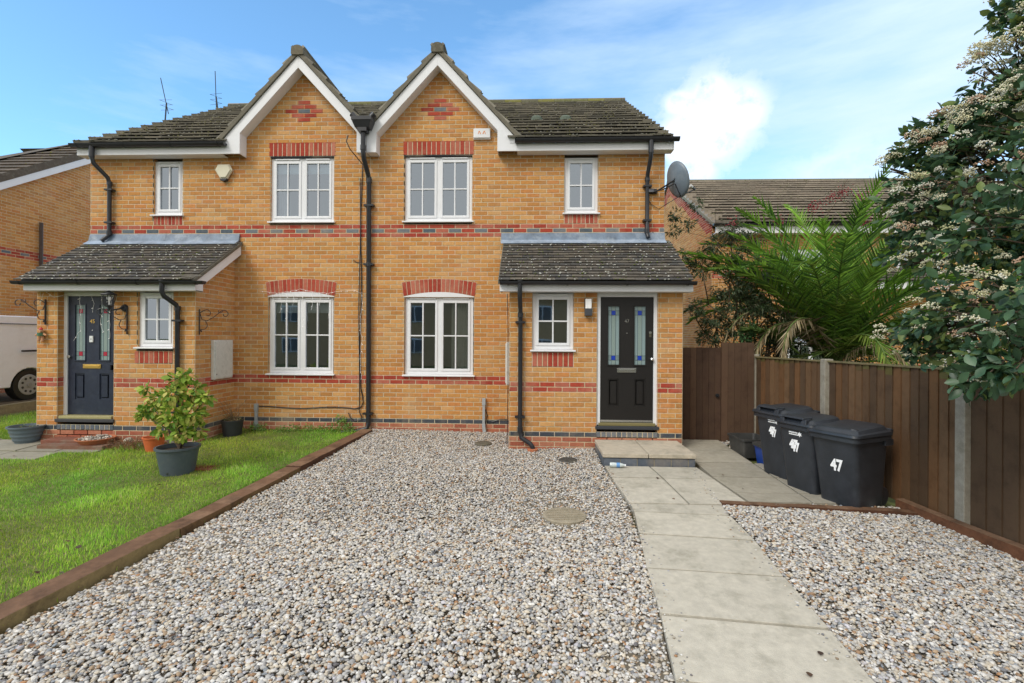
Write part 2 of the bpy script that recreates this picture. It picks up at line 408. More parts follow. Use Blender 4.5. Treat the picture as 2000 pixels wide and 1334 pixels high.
def reveal(mb, x0, x1, z0, z1, Yf, dep, head=True):
    """brick returns at the sides of an opening in a wall facing -Y"""
    k = int(round(z0 / CH))
    while k * CH < z1 - .01:
        za, zb = k * CH, min((k + 1) * CH, z1)
        pal = RED if k in (11, 12, 45, 47) else (DRK if k == 2 else YEL)
        for xx, s in ((x0, 1), (x1, -1)):
            mb.face([(xx, Yf, za), (xx, Yf + dep, za), (xx, Yf + dep, zb), (xx, Yf, zb)], MOR)
            mb.face([(xx + s * .004, Yf, za + .005), (xx + s * .004, Yf + dep, za + .005), (xx + s * .004, Yf + dep, zb - .005), (xx + s * .004, Yf, zb - .005)], pick(pal))
        k += 1
    if head: mb.face([(x0, Yf, z1), (x1, Yf, z1), (x1, Yf + dep, z1), (x0, Yf + dep, z1)], (.2, .14, .09))

# ------------------------------------------------------------------ roof tiles
RT = [(.27, .25, .205), (.23, .215, .18), (.31, .285, .235), (.19, .18, .155)]
PT = [(.120, .106, .090), (.095, .086, .076), (.140, .122, .098), (.105, .090, .074), (.080, .076, .072)]
def tiles(mb, O, U, V, lu, lv, tw, gauge, th, pal=RT, keep=None, moss=0, mosscol=((.22, .24, .05), (.30, .30, .08), (.33, .33, .25)), mossr=(.012, .03), clip=None, stag=True):
    O, U, V = Vector(O), Vector(U).normalized(), Vector(V).normalized(); Nn = U.cross(V)
    if Nn.z < 0: Nn = -Nn
    nv = int(round(lv / gauge)); gauge = lv / nv
    for r in range(nv):
        v0, v1 = r * gauge, (r + 1) * gauge + min(.12, gauge * .6)
        off = (tw / 2 if (r % 2 and stag) else 0)
        u = -off
        while u < lu - .01:
            a, b = max(u, 0), min(u + tw, lu); u += tw
            if b - a < .02: continue
            ctr = O + U * ((a + b) / 2) + V * ((v0 + v1) / 2)
            if keep and not keep(ctr): continue
            j1, j2 = random.uniform(-.003, .003), random.uniform(-.006, .004)
            g = .0025
            def p(uu, vv, nn): return tuple(O + U * uu + V * vv + Nn * nn)
            lo, hi = th + .004 + j1, .004
            tt = th * (.46 if th > .05 else .70) if (a > .02 and b < lu - .02) else th * 1.0; k2 = (v1 - v0 - gauge) / gauge * th
            hi = hi - k2
            P8 = [p(a + g, v0 + j2, lo - tt), p(b - g, v0 + j2, lo - tt), p(a + g, v1, hi - tt), p(b - g, v1, hi - tt),
                  p(a + g, v0 + j2, lo), p(b - g, v0 + j2, lo), p(a + g, v1, hi), p(b - g, v1, hi)]
            mb.hexa(P8, pick(pal))
    for _ in range(moss):
        r = random.randrange(nv); uu = random.uniform(.03, lu - .03); vv = r * gauge + random.choice([random.uniform(-.012, .01), random.uniform(-.012, .01), random.uniform(0, gauge)])
        q = O + U * uu + V * vv + Nn * (th * (1 - (vv - r * gauge) / gauge) + .004)
        if keep and not keep(q): continue
        mb.blob(q, random.uniform(*mossr), random.choice(mosscol), sq=.55)
def undersheet(mb, O, U, V, lu, lv, c=(.03, .028, .025)):
    O, U, V = Vector(O), Vector(U).normalized(), Vector(V).normalized(); Nn = U.cross(V)
    if Nn.z < 0: Nn = -Nn
    o = O - Nn * .045
    mb.face([o, o + U * lu, o + U * lu + V * lv, o + V * lv], c)
def gutter(mb, x0, x1, Yc, zc, r=.055):
    prof = [(r * math.cos(t), -r * math.sin(t)) for t in np.linspace(0, math.pi, 9)]
    prof2 = [((r - .006) * math.cos(t), -(r - .006) * math.sin(t)) for t in np.linspace(math.pi, 0, 9)]
    poly = prof + prof2
    mb.prism(poly, lambda p, q, d: (d, Yc + p, zc + q), x0, x1)
    for x in (x0, x1): mb.prism(prof, lambda p, q, d: (d, Yc + p, zc + q), x - .004, x + .004)
    n = max(2, int((x1 - x0) / .8))
    for i in range(n + 1):
        x = x0 + .12 + (x1 - x0 - .24) * i / n
        pr = [((r + .007) * math.cos(t), -(r + .007) * math.sin(t)) for t in np.linspace(0, math.pi, 9)]
        mb.prism(pr, lambda p, q, d: (d, Yc + p, zc + q), x - .014, x + .014)
def pipe(mb, path, r=.034, collars=()):
    mb.tube(path, r, 14)
    for (p, q) in collars: mb.tube([p, q], r + .008, 14)

# ------------------------------------------------------------------ windows
def window(parent, x0, x1, z0, z1, Y, lights=2, archrise=0., glass=None, vents=True, open_gap=False):
    """white casement window; Y = front of the frame; the frame mesh is the part, sashes/panes/sill are sub-parts"""
    f = MB(); fw, fd = .055, .06
    f.box(x0, x0 + fw, Y, Y + fd, z0, z1); f.box(x1 - fw, x1, Y, Y + fd, z0, z1)
    f.box(x0 + fw, x1 - fw, Y, Y + fd, z0, z0 + fw); f.box(x0 + fw, x1 - fw, Y, Y + fd, z1 - fw, z1)
    ws = []
    if lights == 2:
        xm = (x0 + x1) / 2; f.box(xm - .03, xm + .03, Y, Y + fd, z0 + fw, z1 - fw)
        ws = [(x0 + fw, xm - .03), (xm + .03, x1 - fw)]
    else: ws = [(x0 + fw, x1 - fw)]
    fo = f.build('window', UPVC, parent, bevel=.004)
    if archrise:
        h = MB(); n = 14; xc = (x0 + x1) / 2; hf = (x1 - x0) / 2
        sg = archrise; rr = (hf * hf + sg * sg) / (2 * sg)
        pts = [(xc - hf - .02, z1 + .002), (xc + hf + .02, z1 + .002)] + [(xc + hf * t, z1 + .015 + sg - rr + math.sqrt(rr * rr - hf * hf * t * t)) for t in np.linspace(1, -1, n)]
        h.prism(pts, lambda p, q, d: (p, d, q), Y - .050, Y + .05); h.build('arched_head', UPVC, fo)
    s = MB(); bars = MB(); gl = MB(); sw = .042
    for (a, b) in ws:
        c, d = z0 + fw, z1 - fw; yy = Y - .012
        s.box(a, a + sw, yy, yy + .05, c, d); s.box(b - sw, b, yy, yy + .05, c, d)
        s.box(a + sw, b - sw, yy, yy + .05, c, c + sw); s.box(a + sw, b - sw, yy, yy + .05, d - sw, d)
        xm, zm = (a + b) / 2, (c + d) / 2
        bars.box(xm - .011, xm + .011, yy + .004, yy + .04, c + sw, d - sw)
        bars.box(a + sw, xm - .011, yy + .0055, yy + .038, zm - .011, zm + .011)
        bars.box(xm + .011, b - sw, yy + .0055, yy + .038, zm - .011, zm + .011)
        gl.face([(a + sw, yy + .028, c + sw), (b - sw, yy + .028, c + sw), (b - sw, yy + .028, d - sw), (a + sw, yy + .028, d - sw)])
    s.build('sash', UPVC, fo, bevel=.005); bars.build('glazing_bar', UPVC, fo, bevel=.003)
    gl.build('pane', glass or GLASSU, fo)
    si = MB()
    P8 = [(x0 - .03, Y - .09, z0 - .035), (x1 + .03, Y - .09, z0 - .035), (x0 - .03, Y + .02, z0 - .03), (x1 + .03, Y + .02, z0 - .03),
          (x0 - .03, Y - .09, z0 - .012), (x1 + .03, Y - .09, z0 - .012), (x0 - .03, Y + .02, z0 - .001), (x1 + .03, Y + .02, z0 - .001)]
    si.hexa(P8); si.build('sill', UPVC, fo, bevel=.004)
    if vents:
        v = MB()
        for (a, b) in ws: v.box(a + .03, b - .03, Y - .024, Y - .0005, z1 - .034, z1 - .014)
        v.build('trickle_vent', UPVC, fo, bevel=.004)
    return fo
def room(mb, x0, x1, z0, z1, Y, dep=2.2, mg=.45):
    a, b, c, d = x0 - mg, x1 + mg, z0 - .55, z1 + .25
    y0, y1 = Y + .12, Y + dep
    mb.face([(a, y1, c), (b, y1, c), (b, y1, d), (a, y1, d)]); mb.face([(a, y0, c), (a, y1, c), (a, y1, d), (a, y0, d)])
    mb.face([(b, y0, c), (b, y1, c), (b, y1, d), (b, y0, d)]); mb.face([(a, y0, c), (b, y0, c), (b, y1, c), (a, y1, c)], (.5, .4, .3))
    mb.face([(a, y0, d), (b, y0, d), (b, y1, d), (a, y1, d)])
    # inner skin of the wall round the opening
    for q in ([(a, c), (x0 + .02, c), (x0 + .02, d), (a, d)], [(x1 - .02, c), (b, c), (b, d), (x1 - .02, d)],
              [(x0, c), (x1, c), (x1, z0 + .01), (x0, z0 + .01)], [(x0, z1 - .01), (x1, z1 - .01), (x1, d), (x0, d)]):
        mb.face([(p, y0 + .001, z) for p, z in q])

def text(name, s, size, M, m, parent=None, ext=.003, base=None, sx=1., bold=0., label=None):
    cu = bpy.data.curves.new(name, 'FONT'); cu.body = s; cu.size = size; cu.extrude = ext; cu.align_x = 'CENTER'; cu.align_y = 'CENTER'; cu.offset = bold
    to = bpy.data.objects.new(name + '_tmp', cu); COL.objects.link(to)
    me = bpy.data.meshes.new_from_object(to); bpy.data.objects.remove(to)
    b = base_of(parent) if parent is not None else Vector(base or (0, 0, 0))
    me.transform(Matrix.Translation(-b) @ M @ Matrix.Diagonal((sx, 1, 1, 1)))
    me.materials.clear()
    n = len(me.loops)
    return finish(me, name, m, parent, b, np.ones((n, 4)), False, None)
def faceM(x, y, z, ang=0., tilt=0.):
    """text standing upright, reading from -Y; ang turns about Z"""
    return Matrix.Translation((x, y, z)) @ Matrix.Rotation(ang, 4, 'Z') @ Matrix.Rotation(R(90) + tilt, 4, 'X')

# ------------------------------------------------------------------ the two houses
GS = 1.09                                    # slope of the steep front gables
EAV = 4.80
RIDGE_Y, RIDGE_Z, EY, EZ = 4.15, 7.66, -.25, 4.955
def zmain(Y): return EZ + (RIDGE_Z - EZ) * (Y - EY) / (RIDGE_Y - EY)
PY = -1.01                                   # porch front plane
PARTY = -2.84

def make_house(side):
    Lh = side == 'L'
    if Lh:
        X0, X1, gc = -7.90, PARTY, -4.03
        big, low, sm = (-4.617, -3.482), (-4.635, -3.475), (-6.735, -6.205)
        pX = (-7.82, -5.25); pwin = (-6.175, -5.60); dr = (-7.48, -6.56)
        root = thing('semi_detached_house', 'left half of the yellow brick semi with the navy front door and steep white gable', 'house', (-5.37, 0, 0), 'pair of semi detached houses')
    else:
        X0, X1, gc = PARTY, 2.225, -1.63
        big, low, sm = (-2.237, -1.056), (-2.221, -1.022), (.528, 1.104)
        pX = (-.35, 2.24); pwin = (-.005, .617); dr = (.968, 1.871)
        root = thing('semi_detached_house', 'right half of the yellow brick semi with the black front door marked 47', 'house', (-.3, 0, 0), 'pair of semi detached houses')
    apex_in = 6.28
    def zmx(u):
        g = apex_in + .09 - GS * abs(u - gc)
        return max(EAV, g)
    w_ = MB()
    P = front(0)
    holes = [(big[0], big[1], 3.65, 5.025), (low[0] - .005, low[1] + .005, .975, 2.625), (sm[0], sm[1], 3.60, 4.8)]
    dz_ = 5.59
    def diamond(m_, k, i):
        return None
    bond(w_, P, X0, X1, 0, 6.3, holes, zmax=zmx)
    # filled strips inside the openings: lintel courses, soldiers, arch, bricks under sills
    bond(w_, P, low[0] - .005, low[1] + .005, 2.325, 2.625)
    soldiers(w_, P, big[0] - .03, big[1] + .03, 4.80, 5.045, 15)
    soldiers(w_, P, sm[0], sm[1], 3.602, 3.77, 8)
    arch(w_, P, (low[0] + low[1]) / 2, (low[1] - low[0]) / 2 + .055, 2.355, 2.425, 2.585, 2.65)
    # little diamond of red bricks with a blue centre
    for k, cnt in ((-2, 1), (-1, 2), (0, 3), (1, 2), (2, 1)):
        for i in range(cnt):
            xa = gc + .01 + (i - cnt / 2) * BW; za = 5.55 + k * CH
            c = pick(BLU) if (k == 0 and i == 1) else pick(RED)
            brick_piece(w_, P, xa + .005, xa + BW - .005, za + .005, za + CH - .005, c, False, .003, cell=(xa, xa + BW, za, za + CH), mortar=False)
    reveal(w_, big[0], big[1], 3.65, 4.80, 0, .10); reveal(w_, sm[0], sm[1], 3.77, 4.78, 0, .10); reveal(w_, low[0], low[1], .975, 2.36, 0, .10, head=False)
    # flank and back walls
    if Lh: bond(w_, sideL(X0), 0, 8.3, 0, 7.6, zmax=lambda u: zmain(u) - .15 if u < RIDGE_Y else zmain(2 * RIDGE_Y - u) - .15, flat=True)
    else: bond(w_, sideR(X1), 0, 8.3, 0, 7.6, zmax=lambda u: zmain(u) - .15 if u < RIDGE_Y else zmain(2 * RIDGE_Y - u) - .15, flat=True)
    w_.face([(X0, 8.3, 0), (X1, 8.3, 0), (X1, 8.3, 4.8), (X0, 8.3, 4.8)], YEL[0])
    # dark steel lintels
    w_.box(big[0], big[1], -.004, .04, 4.775, 4.80, (.03, .03, .035))
    # porch walls
    Pp = front(PY)
    ph = [(pwin[0], pwin[1], 1.20, 2.34), (dr[0], dr[1], .15, 2.34)]
    bond(w_, Pp, pX[0], pX[1], -.075, 2.36, ph, upper=False)
    soldiers(w_, Pp, pwin[0] + (.0 if not Lh else -.05), pwin[1], 1.205, 1.425 if not Lh else 1.40, 8)
    reveal(w_, pwin[0], pwin[1], 1.425, 2.34, PY, .10); reveal(w_, dr[0], dr[1], .225, 2.34, PY, .16)
    soldiers(w_, front(PY), dr[0] - .01, dr[1] + .01, .155, .235, 12, BLU, .002)
    bond(w_, Pp, dr[0], dr[1], -.075, .15, upper=False)
    pz = lambda u: 2.40 + (u + 1.2) * .62
    if Lh:
        bond(w_, sideR(pX[1]), PY, 0, -.075, 3.3, zmax=pz, upper=False); bond(w_, sideL(pX[0]), PY, 0, -.075, 3.3, zmax=pz, upper=False, flat=True)
    else:
        bond(w_, sideL(pX[0]), PY, 0, -.075, 3.3, zmax=pz, upper=False); bond(w_, sideR(pX[1]), PY, 0, -.075, 3.3, zmax=pz, upper=False, flat=True)
    w_.build('wall', BRICK, root)
    # windows
    rm = MB()
    for (a, b), z0, z1, Y, n in ((big, 3.66, 4.775, .035, 2), (low, 1.0, 2.335, .035, 2), (sm, 3.79, 4.74, .035, 1), (pwin, 1.47, 2.32, PY + .035, 1)):
        lowr = z1 < 3
        fo = window(root, a, b, z0, z1, Y, n, archrise=.075 if (a, b) == low else 0, glass=GLASSD if lowr else GLASSU)
        room(rm, a, b, z0, z1, Y, 2.4 if Y > 0 else .85, .45 if Y > 0 else .22)
    rm.build('interior_wall', ROOM, root)
    # blinds and curtains seen behind the glass
    if Lh:
        b = MB(); b.box(low[0] + .06, low[1] - .06, .13, .15, 2.06, 2.30, (.75, .78, .80)); b.build('roller_blind', PAINT, root)
        b = MB(); b.box(big[0] + .06, big[1] - .06, .13, .15, 4.53, 4.74, (.42, .62, .68)); b.build('roller_blind', PAINT, root)
        b = MB()
        for i in range(9): b.tube([(big[0] + .08 + i * .022, .2 + .02 * (i % 2), 3.6), (big[0] + .07 + i * .02, .2 + .02 * (i % 2), 4.74)], .014, 6, (.55, .60, .63))
        b.build('curtain', PAINT, root)
        b = MB(); b.lathe([(.0, 0), (.035, 0), (.03, .05), (.02, .08)], (-4.2, .10, 3.71), 10, (.8, .8, .8)); b.build('figurine', PAINT, root); b = MB(); b.lathe([(.03, 0), (.045, .05), (.02, .09)], (-4.05, .10, 3.71), 10, (.8, .8, .82)); b.build('figurine', PAINT, root)
    else:
        b = MB()
        for i in range(14): b.tube([(low[1] - .10 - i * .024, .25 + .03 * (i % 2), .7), (low[1] - .10 - i * .024, .25 + .03 * (i % 2), 2.28)], .015, 6, (.80, .78, .70))
        b.build('curtain', PAINT, root)
    # main roof of this half
    r = MB()
    lu0, lu1 = (X0 - .07, PARTY) if Lh else (PARTY, X1 + .07)
    slope = math.hypot(RIDGE_Y - EY, RIDGE_Z - EZ); V = (0, RIDGE_Y - EY, RIDGE_Z - EZ)
    def keep(c): return not (c.z < 6.54 - GS * abs(c.x - gc) - .22) and not (abs(c.x - gc) < 1.25 and c.y < .25)
    tiles(r, (lu0, EY, EZ), (1, 0, 0), V, lu1 - lu0, slope, .30, .345, .060, RT, keep, moss=1300, mossr=(.006, .018), mosscol=((.20, .19, .08), (.26, .25, .12), (.38, .37, .30), (.42, .41, .35)))
    def keep2(c): return True
    for hh in range(40):
        xa = lu0 + (lu1 - lu0) * hh / 40; xb = lu0 + (lu1 - lu0) * (hh + 1) / 40
        for vv in range(24):
            q0 = Vector((xa, EY, EZ)) + Vector(V) * (vv / 24); q1 = Vector((xa, EY, EZ)) + Vector(V) * ((vv + 1) / 24)
            if not keep((q0 + Vector(((xb - xa) / 2, 0, 0)))): continue
            dn_ = Vector((0, .03, -.05)); r.face([q0 + dn_, q0 + dn_ + Vector((xb - xa, 0, 0)), q1 + dn_ + Vector((xb - xa, 0, 0)), q1 + dn_], (.04, .04, .035))
    tiles(r, (lu0, 2 * RIDGE_Y - EY, EZ), (1, 0, 0), (0, EY - RIDGE_Y, RIDGE_Z - EZ), lu1 - lu0, slope, .30, .345, .03, RT, keep2)
    xs = np.arange(lu0, lu1, .42)
    for i, xa in enumerate(xs):
        xb = min(xa + .415, lu1); c = pick([(.13, .125, .08), (.16, .16, .07), (.10, .10, .08), (.20, .19, .06)])
        poly = [(.13 * math.cos(t), .10 * math.sin(t)) for t in np.linspace(-.25, math.pi + .25, 10)]
        r.prism(poly, lambda p, q, d: (d, RIDGE_Y + p, RIDGE_Z - .01 + q), xa, xb, c)
    for xv in ((-5.62, -5.35) if Lh else (.05, .62)):       # two little tile vents
        c = Vector((xv, 0, 0)); Yv = EY + 1.5; zc = zmain(Yv) + .09
        r.lathe([(.10, -.05), (.10, .01), (.07, .04), (.0, .05)], (xv, Yv, zc), 12, (.12, .15, .12) if not Lh else (.10, .12, .13), sx=1.1, sy=.8)
    # the steep gable roof
    zt = 6.53; hw = 1.43
    for s in (-1, 1):
        inner = (s > 0) == Lh
        run = abs(PARTY - gc) + .0 if inner else hw
        ln = math.hypot(run, run * GS)
        O = (gc + s * run, -.235, zt - GS * run)
        # keep tiles off the valley behind the main slope
        tiles(r, O, (0, 1, 0), (-s, 0, GS), 2.75, ln, .30, .36, .045, RT, lambda c: c.z > zmain(c.y) - .18, moss=160, mossr=(.008, .02))
        # dark mortar verge under the tiles
        r.hexa([(gc + s * run, -.245, zt - GS * run - .075), (gc + s * run, 0, zt - GS * run - .075), (gc, -.245, zt - .075), (gc, 0, zt - .075),
                (gc + s * run, -.245, zt - GS * run + .012), (gc + s * run, 0, zt - GS * run + .012), (gc, -.245, zt + .012), (gc, 0, zt + .012)], (.17, .155, .12))
    for i in range(7):
        ya = -.265 + i * .40; poly = [(.105 * math.cos(t), .085 * math.sin(t) - (.05 if t < 0 or t > math.pi else 0)) for t in np.linspace(-.35, math.pi + .35, 14)]
        r.prism(poly, lambda p, q, d: (gc + p, d, zt - .015 + q), ya, ya + .395, pick([(.13, .12, .09), (.16, .14, .10)]))
    r.build('roof', TILE, root)
    # bargeboard of the gable with its soffit
    b = MB(); to, ti = 6.445, 6.235; FB = 4.775
    xo = gc - 1.345 if Lh else gc + 1.35; sgn = -1 if Lh else 1
    ztop = to - GS * abs(xo - gc)
    pin = PARTY - .005 if Lh else PARTY + .005
    poly = [(gc, to), (xo, ztop), (xo, FB), (xo - sgn * .33, FB), (xo - sgn * .33, ti - GS * abs(xo - sgn * .33 - gc)), (gc, ti)]
    b.prism(poly, lambda p, q, d: (p, d, q), -.215, -.19)
    poly = [(gc, to - .001), (pin, to - GS * abs(pin - gc)), (pin, FB), (pin + sgn * .165, FB), (pin + sgn * .165, ti - GS * abs(pin + sgn * .165 - gc)), (gc, ti + .001)]
    b.prism(poly, lambda p, q, d: (p, d, q), -.2155, -.1905)
    for s in (-1, 1):
        inner = (s > 0) == Lh
        run = abs(pin - gc) - .165 if inner else abs(xo - gc) - .33
        xs_, xi_ = gc + s * run, gc
        b.hexa([(xs_, -.19, ti - GS * run), (xs_, -.008, ti - GS * run), (xi_, -.19, ti), (xi_, -.008, ti),
                (xs_, -.19, ti - GS * run + .02), (xs_, -.008, ti - GS * run + .02), (xi_, -.19, ti + .02), (xi_, -.008, ti + .02)])
        b.box(min(xs_, xs_ + s * .012), max(xs_, xs_ + s * .012), -.19, -.008, FB, ti - GS * run + .015)
    b.box(min(pin, pin + sgn * .165) + .001, max(pin, pin + sgn * .165) - .001, -.189, -.008, FB, FB + .02)
    b.build('bargeboard', UPVC, root, bevel=.003)
    # fascia, soffit, gutter
    fx0, fx1 = (X0 + .02, xo) if Lh else (xo, X1 + .07)
    b = MB(); b.box(fx0, fx1, -.21, -.19, 4.775, 4.90); b.box(fx0, fx1, -.19, -.008, 4.775, 4.79)
    if Lh: b.prism([(-.21, 4.775), (-.01, 4.775), (-.01, 5.08), (-.21, 4.91)], lambda p, q, d: (d, p, q), X0 - .055, X0 + .02)
    else: b.prism([(-.21, 4.775), (-.01, 4.775), (-.01, 5.08), (-.21, 4.91)], lambda p, q, d: (d, p, q), X1 + .071, X1 + .10)
    # flank verge boards
    xv = X0 - .05 if Lh else X1 + .05
    for s in (0, 1):
        ya, yb = (-.01, RIDGE_Y) if s == 0 else (2 * RIDGE_Y + .01, RIDGE_Y)
        za, zb = zmain(-.01) - .06, RIDGE_Z - .06
        b.hexa([(xv - .02, ya, za - .17), (xv + .02, ya, za - .17), (xv - .02, yb, zb - .17), (xv + .02, yb, zb - .17), (xv - .02, ya, za), (xv + .02, ya, za), (xv - .02, yb, zb), (xv + .02, yb, zb)])
    b.build('fascia', UPVC, root, bevel=.003)
    g = MB()
    ge0, ge1 = (X0 - .10, -5.27) if Lh else (-.31, X1 + .16)
    gutter(g, ge0, ge1, -.27, 4.945, .058); g.build('gutter', BLKPL, root, smooth=True, sharp=40)
    # downpipe of the main gutter, ending above the porch roof
    d = MB(); xd = -7.60 if Lh else 1.93; s2 = 1
    if Lh: pts = [(xd - .03, -.27, 4.91), (xd - .03, -.27, 4.72), (xd - .02, -.24, 4.62), (xd + .10, -.09, 4.42), (xd + .105, -.06, 4.32), (xd + .105, -.06, 3.42), (xd + .06, -.09, 3.36), (xd + .02, -.13, 3.30)]
    else: pts = [(xd, -.27, 4.91), (xd, -.27, 4.70), (xd, -.24, 4.62), (xd - .01, -.09, 4.42), (xd - .01, -.06, 4.32), (xd - .01, -.06, 3.42), (xd + .0, -.10, 3.34)]
    pipe(d, pts, .034, [(pts[5], Vector(pts[5]) + Vector((0, 0, .07))), (Vector(pts[4]) + Vector((0, 0, -.02)), Vector(pts[4]) + Vector((0, 0, .04))), (pts[0], pts[1])])
    for z in (4.2, 3.62): d.box(pts[4][0] - .07, pts[4][0] + .07, -.10, -.01, z, z + .03)
    d.build('downpipe', BLKPL, root, smooth=True, sharp=40)
    # porch roof
    pr = MB(); a, b_ = (pX[0] - .08, pX[1] + .14) if Lh else (pX[0] - .15, pX[1] + .08)
    PE, PZ, PT0, PZ1 = -1.29, 2.475, -.03, 3.29
    sl = math.hypot(PT0 - PE, PZ1 - PZ)
    tiles(pr, (a, PE, PZ), (1, 0, 0), (0, PT0 - PE, PZ1 - PZ), b_ - a, sl, .165, .10, .018, PT, None, moss=520, mosscol=((.62, .62, .56), (.55, .55, .48), (.16, .20, .04), (.13, .15, .05), (.66, .65, .60)), mossr=(.006, .019))
    undersheet(pr, (a + .01, PE, PZ), (1, 0, 0), (0, PT0 - PE, PZ1 - PZ), b_ - a - .02, sl)
    xm = b_ if Lh else a
    pr.hexa([(xm - .01, PE + .01, PZ - .05), (xm + .012, PE + .01, PZ - .05), (xm - .01, PT0, PZ1 - .05), (xm + .012, PT0, PZ1 - .05),
             (xm - .01, PE + .01, PZ + .005), (xm + .012, PE + .01, PZ + .005), (xm - .01, PT0, PZ1 + .005), (xm + .012, PT0, PZ1 + .005)], (.16, .15, .12))
    pr.build('porch_roof', TILE2, root)
    fl = MB(); fa, fb = (-7.89, -5.155) if Lh else (-.549, 2.225)
    n = 4
    for i in range(n):
        p0, p1 = fa + (fb - fa) * i / n, fa + (fb - fa) * (i + 1) / n + (.04 if i < n - 1 else 0)
        o_ = .003 * (i % 2)
        fl.hexa([(p0, -.05 - o_, 3.315), (p1, -.05 - o_, 3.315), (p0, -.009, 3.315), (p1, -.009, 3.315), (p0, -.018 - o_, 3.44), (p1, -.018 - o_, 3.44), (p0, -.009, 3.44), (p1, -.009, 3.44)])
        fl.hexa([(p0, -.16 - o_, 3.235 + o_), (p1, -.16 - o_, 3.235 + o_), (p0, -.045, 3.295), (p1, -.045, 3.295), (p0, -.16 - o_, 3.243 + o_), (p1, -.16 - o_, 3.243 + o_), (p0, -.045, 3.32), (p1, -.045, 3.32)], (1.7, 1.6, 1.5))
    fl.build('flashing', LEAD, root)
    # porch fascia, verge board, gutter, downpipe
    b = MB(); fa, fb = (pX[0] - .02, pX[1] + .13) if Lh else (pX[0] - .14, pX[1] + .09)
    b.box(fa, fb, -1.205, -1.18, 2.325, 2.455); b.box(fa, fb, -1.18, PY - .008, 2.325, 2.338)
    xm = pX[1] + .105 if Lh else pX[0] - .13
    b.prism([(-1.18, 2.325), (-1.02, 2.325), (-1.02, 2.43), (-.03, 3.07), (-.03, 3.225), (-1.18, 2.485)], lambda p, q, d: (d, p, q), xm, xm + .025)
    b.build('porch_fascia', UPVC, root, bevel=.003)
    g = MB(); gutter(g, (pX[0] - .12) if Lh else (pX[0] - .13), (pX[1] + .31) if Lh else (pX[1] + .11), -1.265, 2.465, .052)
    if Lh:   # bent end cap piece of old gutter
        g.hexa([(pX[1] - .02, -1.34, 2.50), (pX[1] + .33, -1.36, 2.53), (pX[1] - .02, -1.30, 2.50), (pX[1] + .33, -1.32, 2.53), (pX[1] - .02, -1.34, 2.515), (pX[1] + .33, -1.36, 2.545), (pX[1] - .02, -1.30, 2.515), (pX[1] + .33, -1.32, 2.545)], (8, 7, 5))
    g.build('gutter', BLKPL, root, smooth=True, sharp=40)
    d = MB()
    if Lh:
        xd = -5.53; pts = [(xd - .06, -1.265, 2.42), (xd - .06, -1.265, 2.30), (xd - .05, -1.24, 2.24), (xd + .03, -1.09, 2.12), (xd + .035, -1.065, 2.06), (xd + .035, -1.065, .02)]
    else:
        xd = -.19; pts = [(xd, -1.265, 2.42), (xd, -1.265, 2.28), (xd, -1.24, 2.22), (xd + .005, -1.09, 2.06), (xd + .005, -1.065, 1.98), (xd + .01, -1.065, .24), (xd + .03, -1.08, .14), (xd + .16, -1.13, .07), (xd + .20, -1.14, .02), (xd + .20, -1.14, -.06)]
    pipe(d, pts, .034, [(Vector(pts[4]) + Vector((0, 0, -.03)), Vector(pts[4]) + Vector((0, 0, .04))), (pts[0], Vector(pts[0]) + Vector((0, 0, .06)))])
    if not Lh: pipe(d, [(xd + .01, -1.065, .22), (xd + .01, -1.065, .30)], .042)
    for z in (1.86, .44): d.box(pts[4][0] - .075, pts[4][0] + .075, -1.10, -1.02, z, z + .03)
    d.build('downpipe', BLKPL, root, smooth=True, sharp=40)
    if not Lh:
        h = MB()   # hopper and shared downpipe between the gables
        hx = -2.865
        h.hexa([(hx - .12, -.37, 5.14), (hx + .12, -.37, 5.14), (hx - .12, -.22, 5.14), (hx + .12, -.22, 5.14), (hx - .165, -.41, 5.25), (hx + .165, -.41, 5.25), (hx - .165, -.22, 5.25), (hx + .165, -.22, 5.25)])
        h.box(hx - .17, hx + .17, -.415, -.22, 5.25, 5.31); h.box(hx - .075, hx + .075, -.37, -.22, 5.08, 5.14)
        h.tube([(hx - .19, -.31, 5.38), (hx - .1, -.31, 5.29), (hx + .1, -.31, 5.29), (hx + .19, -.31, 5.38)], .05, 10)
        pts = [(hx, -.30, 5.15), (hx, -.30, 4.76), (hx + .005, -.27, 4.64), (hx + .015, -.09, 4.44), (hx + .02, -.06, 4.36), (hx + .035, -.06, .12)]
        pipe(h, pts, .040, [((hx + .02, -.06, 4.30), (hx + .02, -.06, 4.40)), ((hx + .027, -.06, 2.86), (hx + .027, -.06, 2.93)), ((hx, -.30, 4.78), (hx, -.30, 4.86))])
        pipe(h, [(hx + .035, -.06, .16), (hx + .02, -.08, .06), (hx - .16, -.13, .015), (hx - .40, -.16, .0)], .040)
        for z in (3.9, 2.88, .30): h.box(hx - .06, hx + .11, -.10, -.01, z, z + .03)
        h.build('downpipe', BLKPL, root, smooth=True, sharp=40)
    # entrance: frame, door leaf, glazing, panels, fittings
    b = MB(); fy = PY + (.10 if Lh else .02)
    x0, x1 = dr
    b.box(x0, x0 + .055, fy, fy + .07, .335, 2.33); b.box(x1 - .055, x1, fy, fy + .07, .335, 2.33); b.box(x0 + .055, x1 - .055, fy, fy + .07, 2.265, 2.33)
    fr = b.build('door_frame', CREAM if False else UPVC, root, bevel=.004)
    b = MB(); b.box(x0 - .02, x1 + .02, PY - .028, PY + .16, .275, .325, (.04, .045, .055) if not Lh else (.05, .05, .055))
    b.box(x0 + .03, x1 - .03, PY - .012, PY + .16, .326, .37, (.20, .17, .07) if not Lh else (.38, .34, .16)); b.build('door_step', PAINT, root, bevel=.006)
    lx0, lx1, lz0, lz1, ly = x0 + .058, x1 - .058, .375, 2.262, fy + .02
    W_ = lx1 - lx0; xm = (lx0 + lx1) / 2
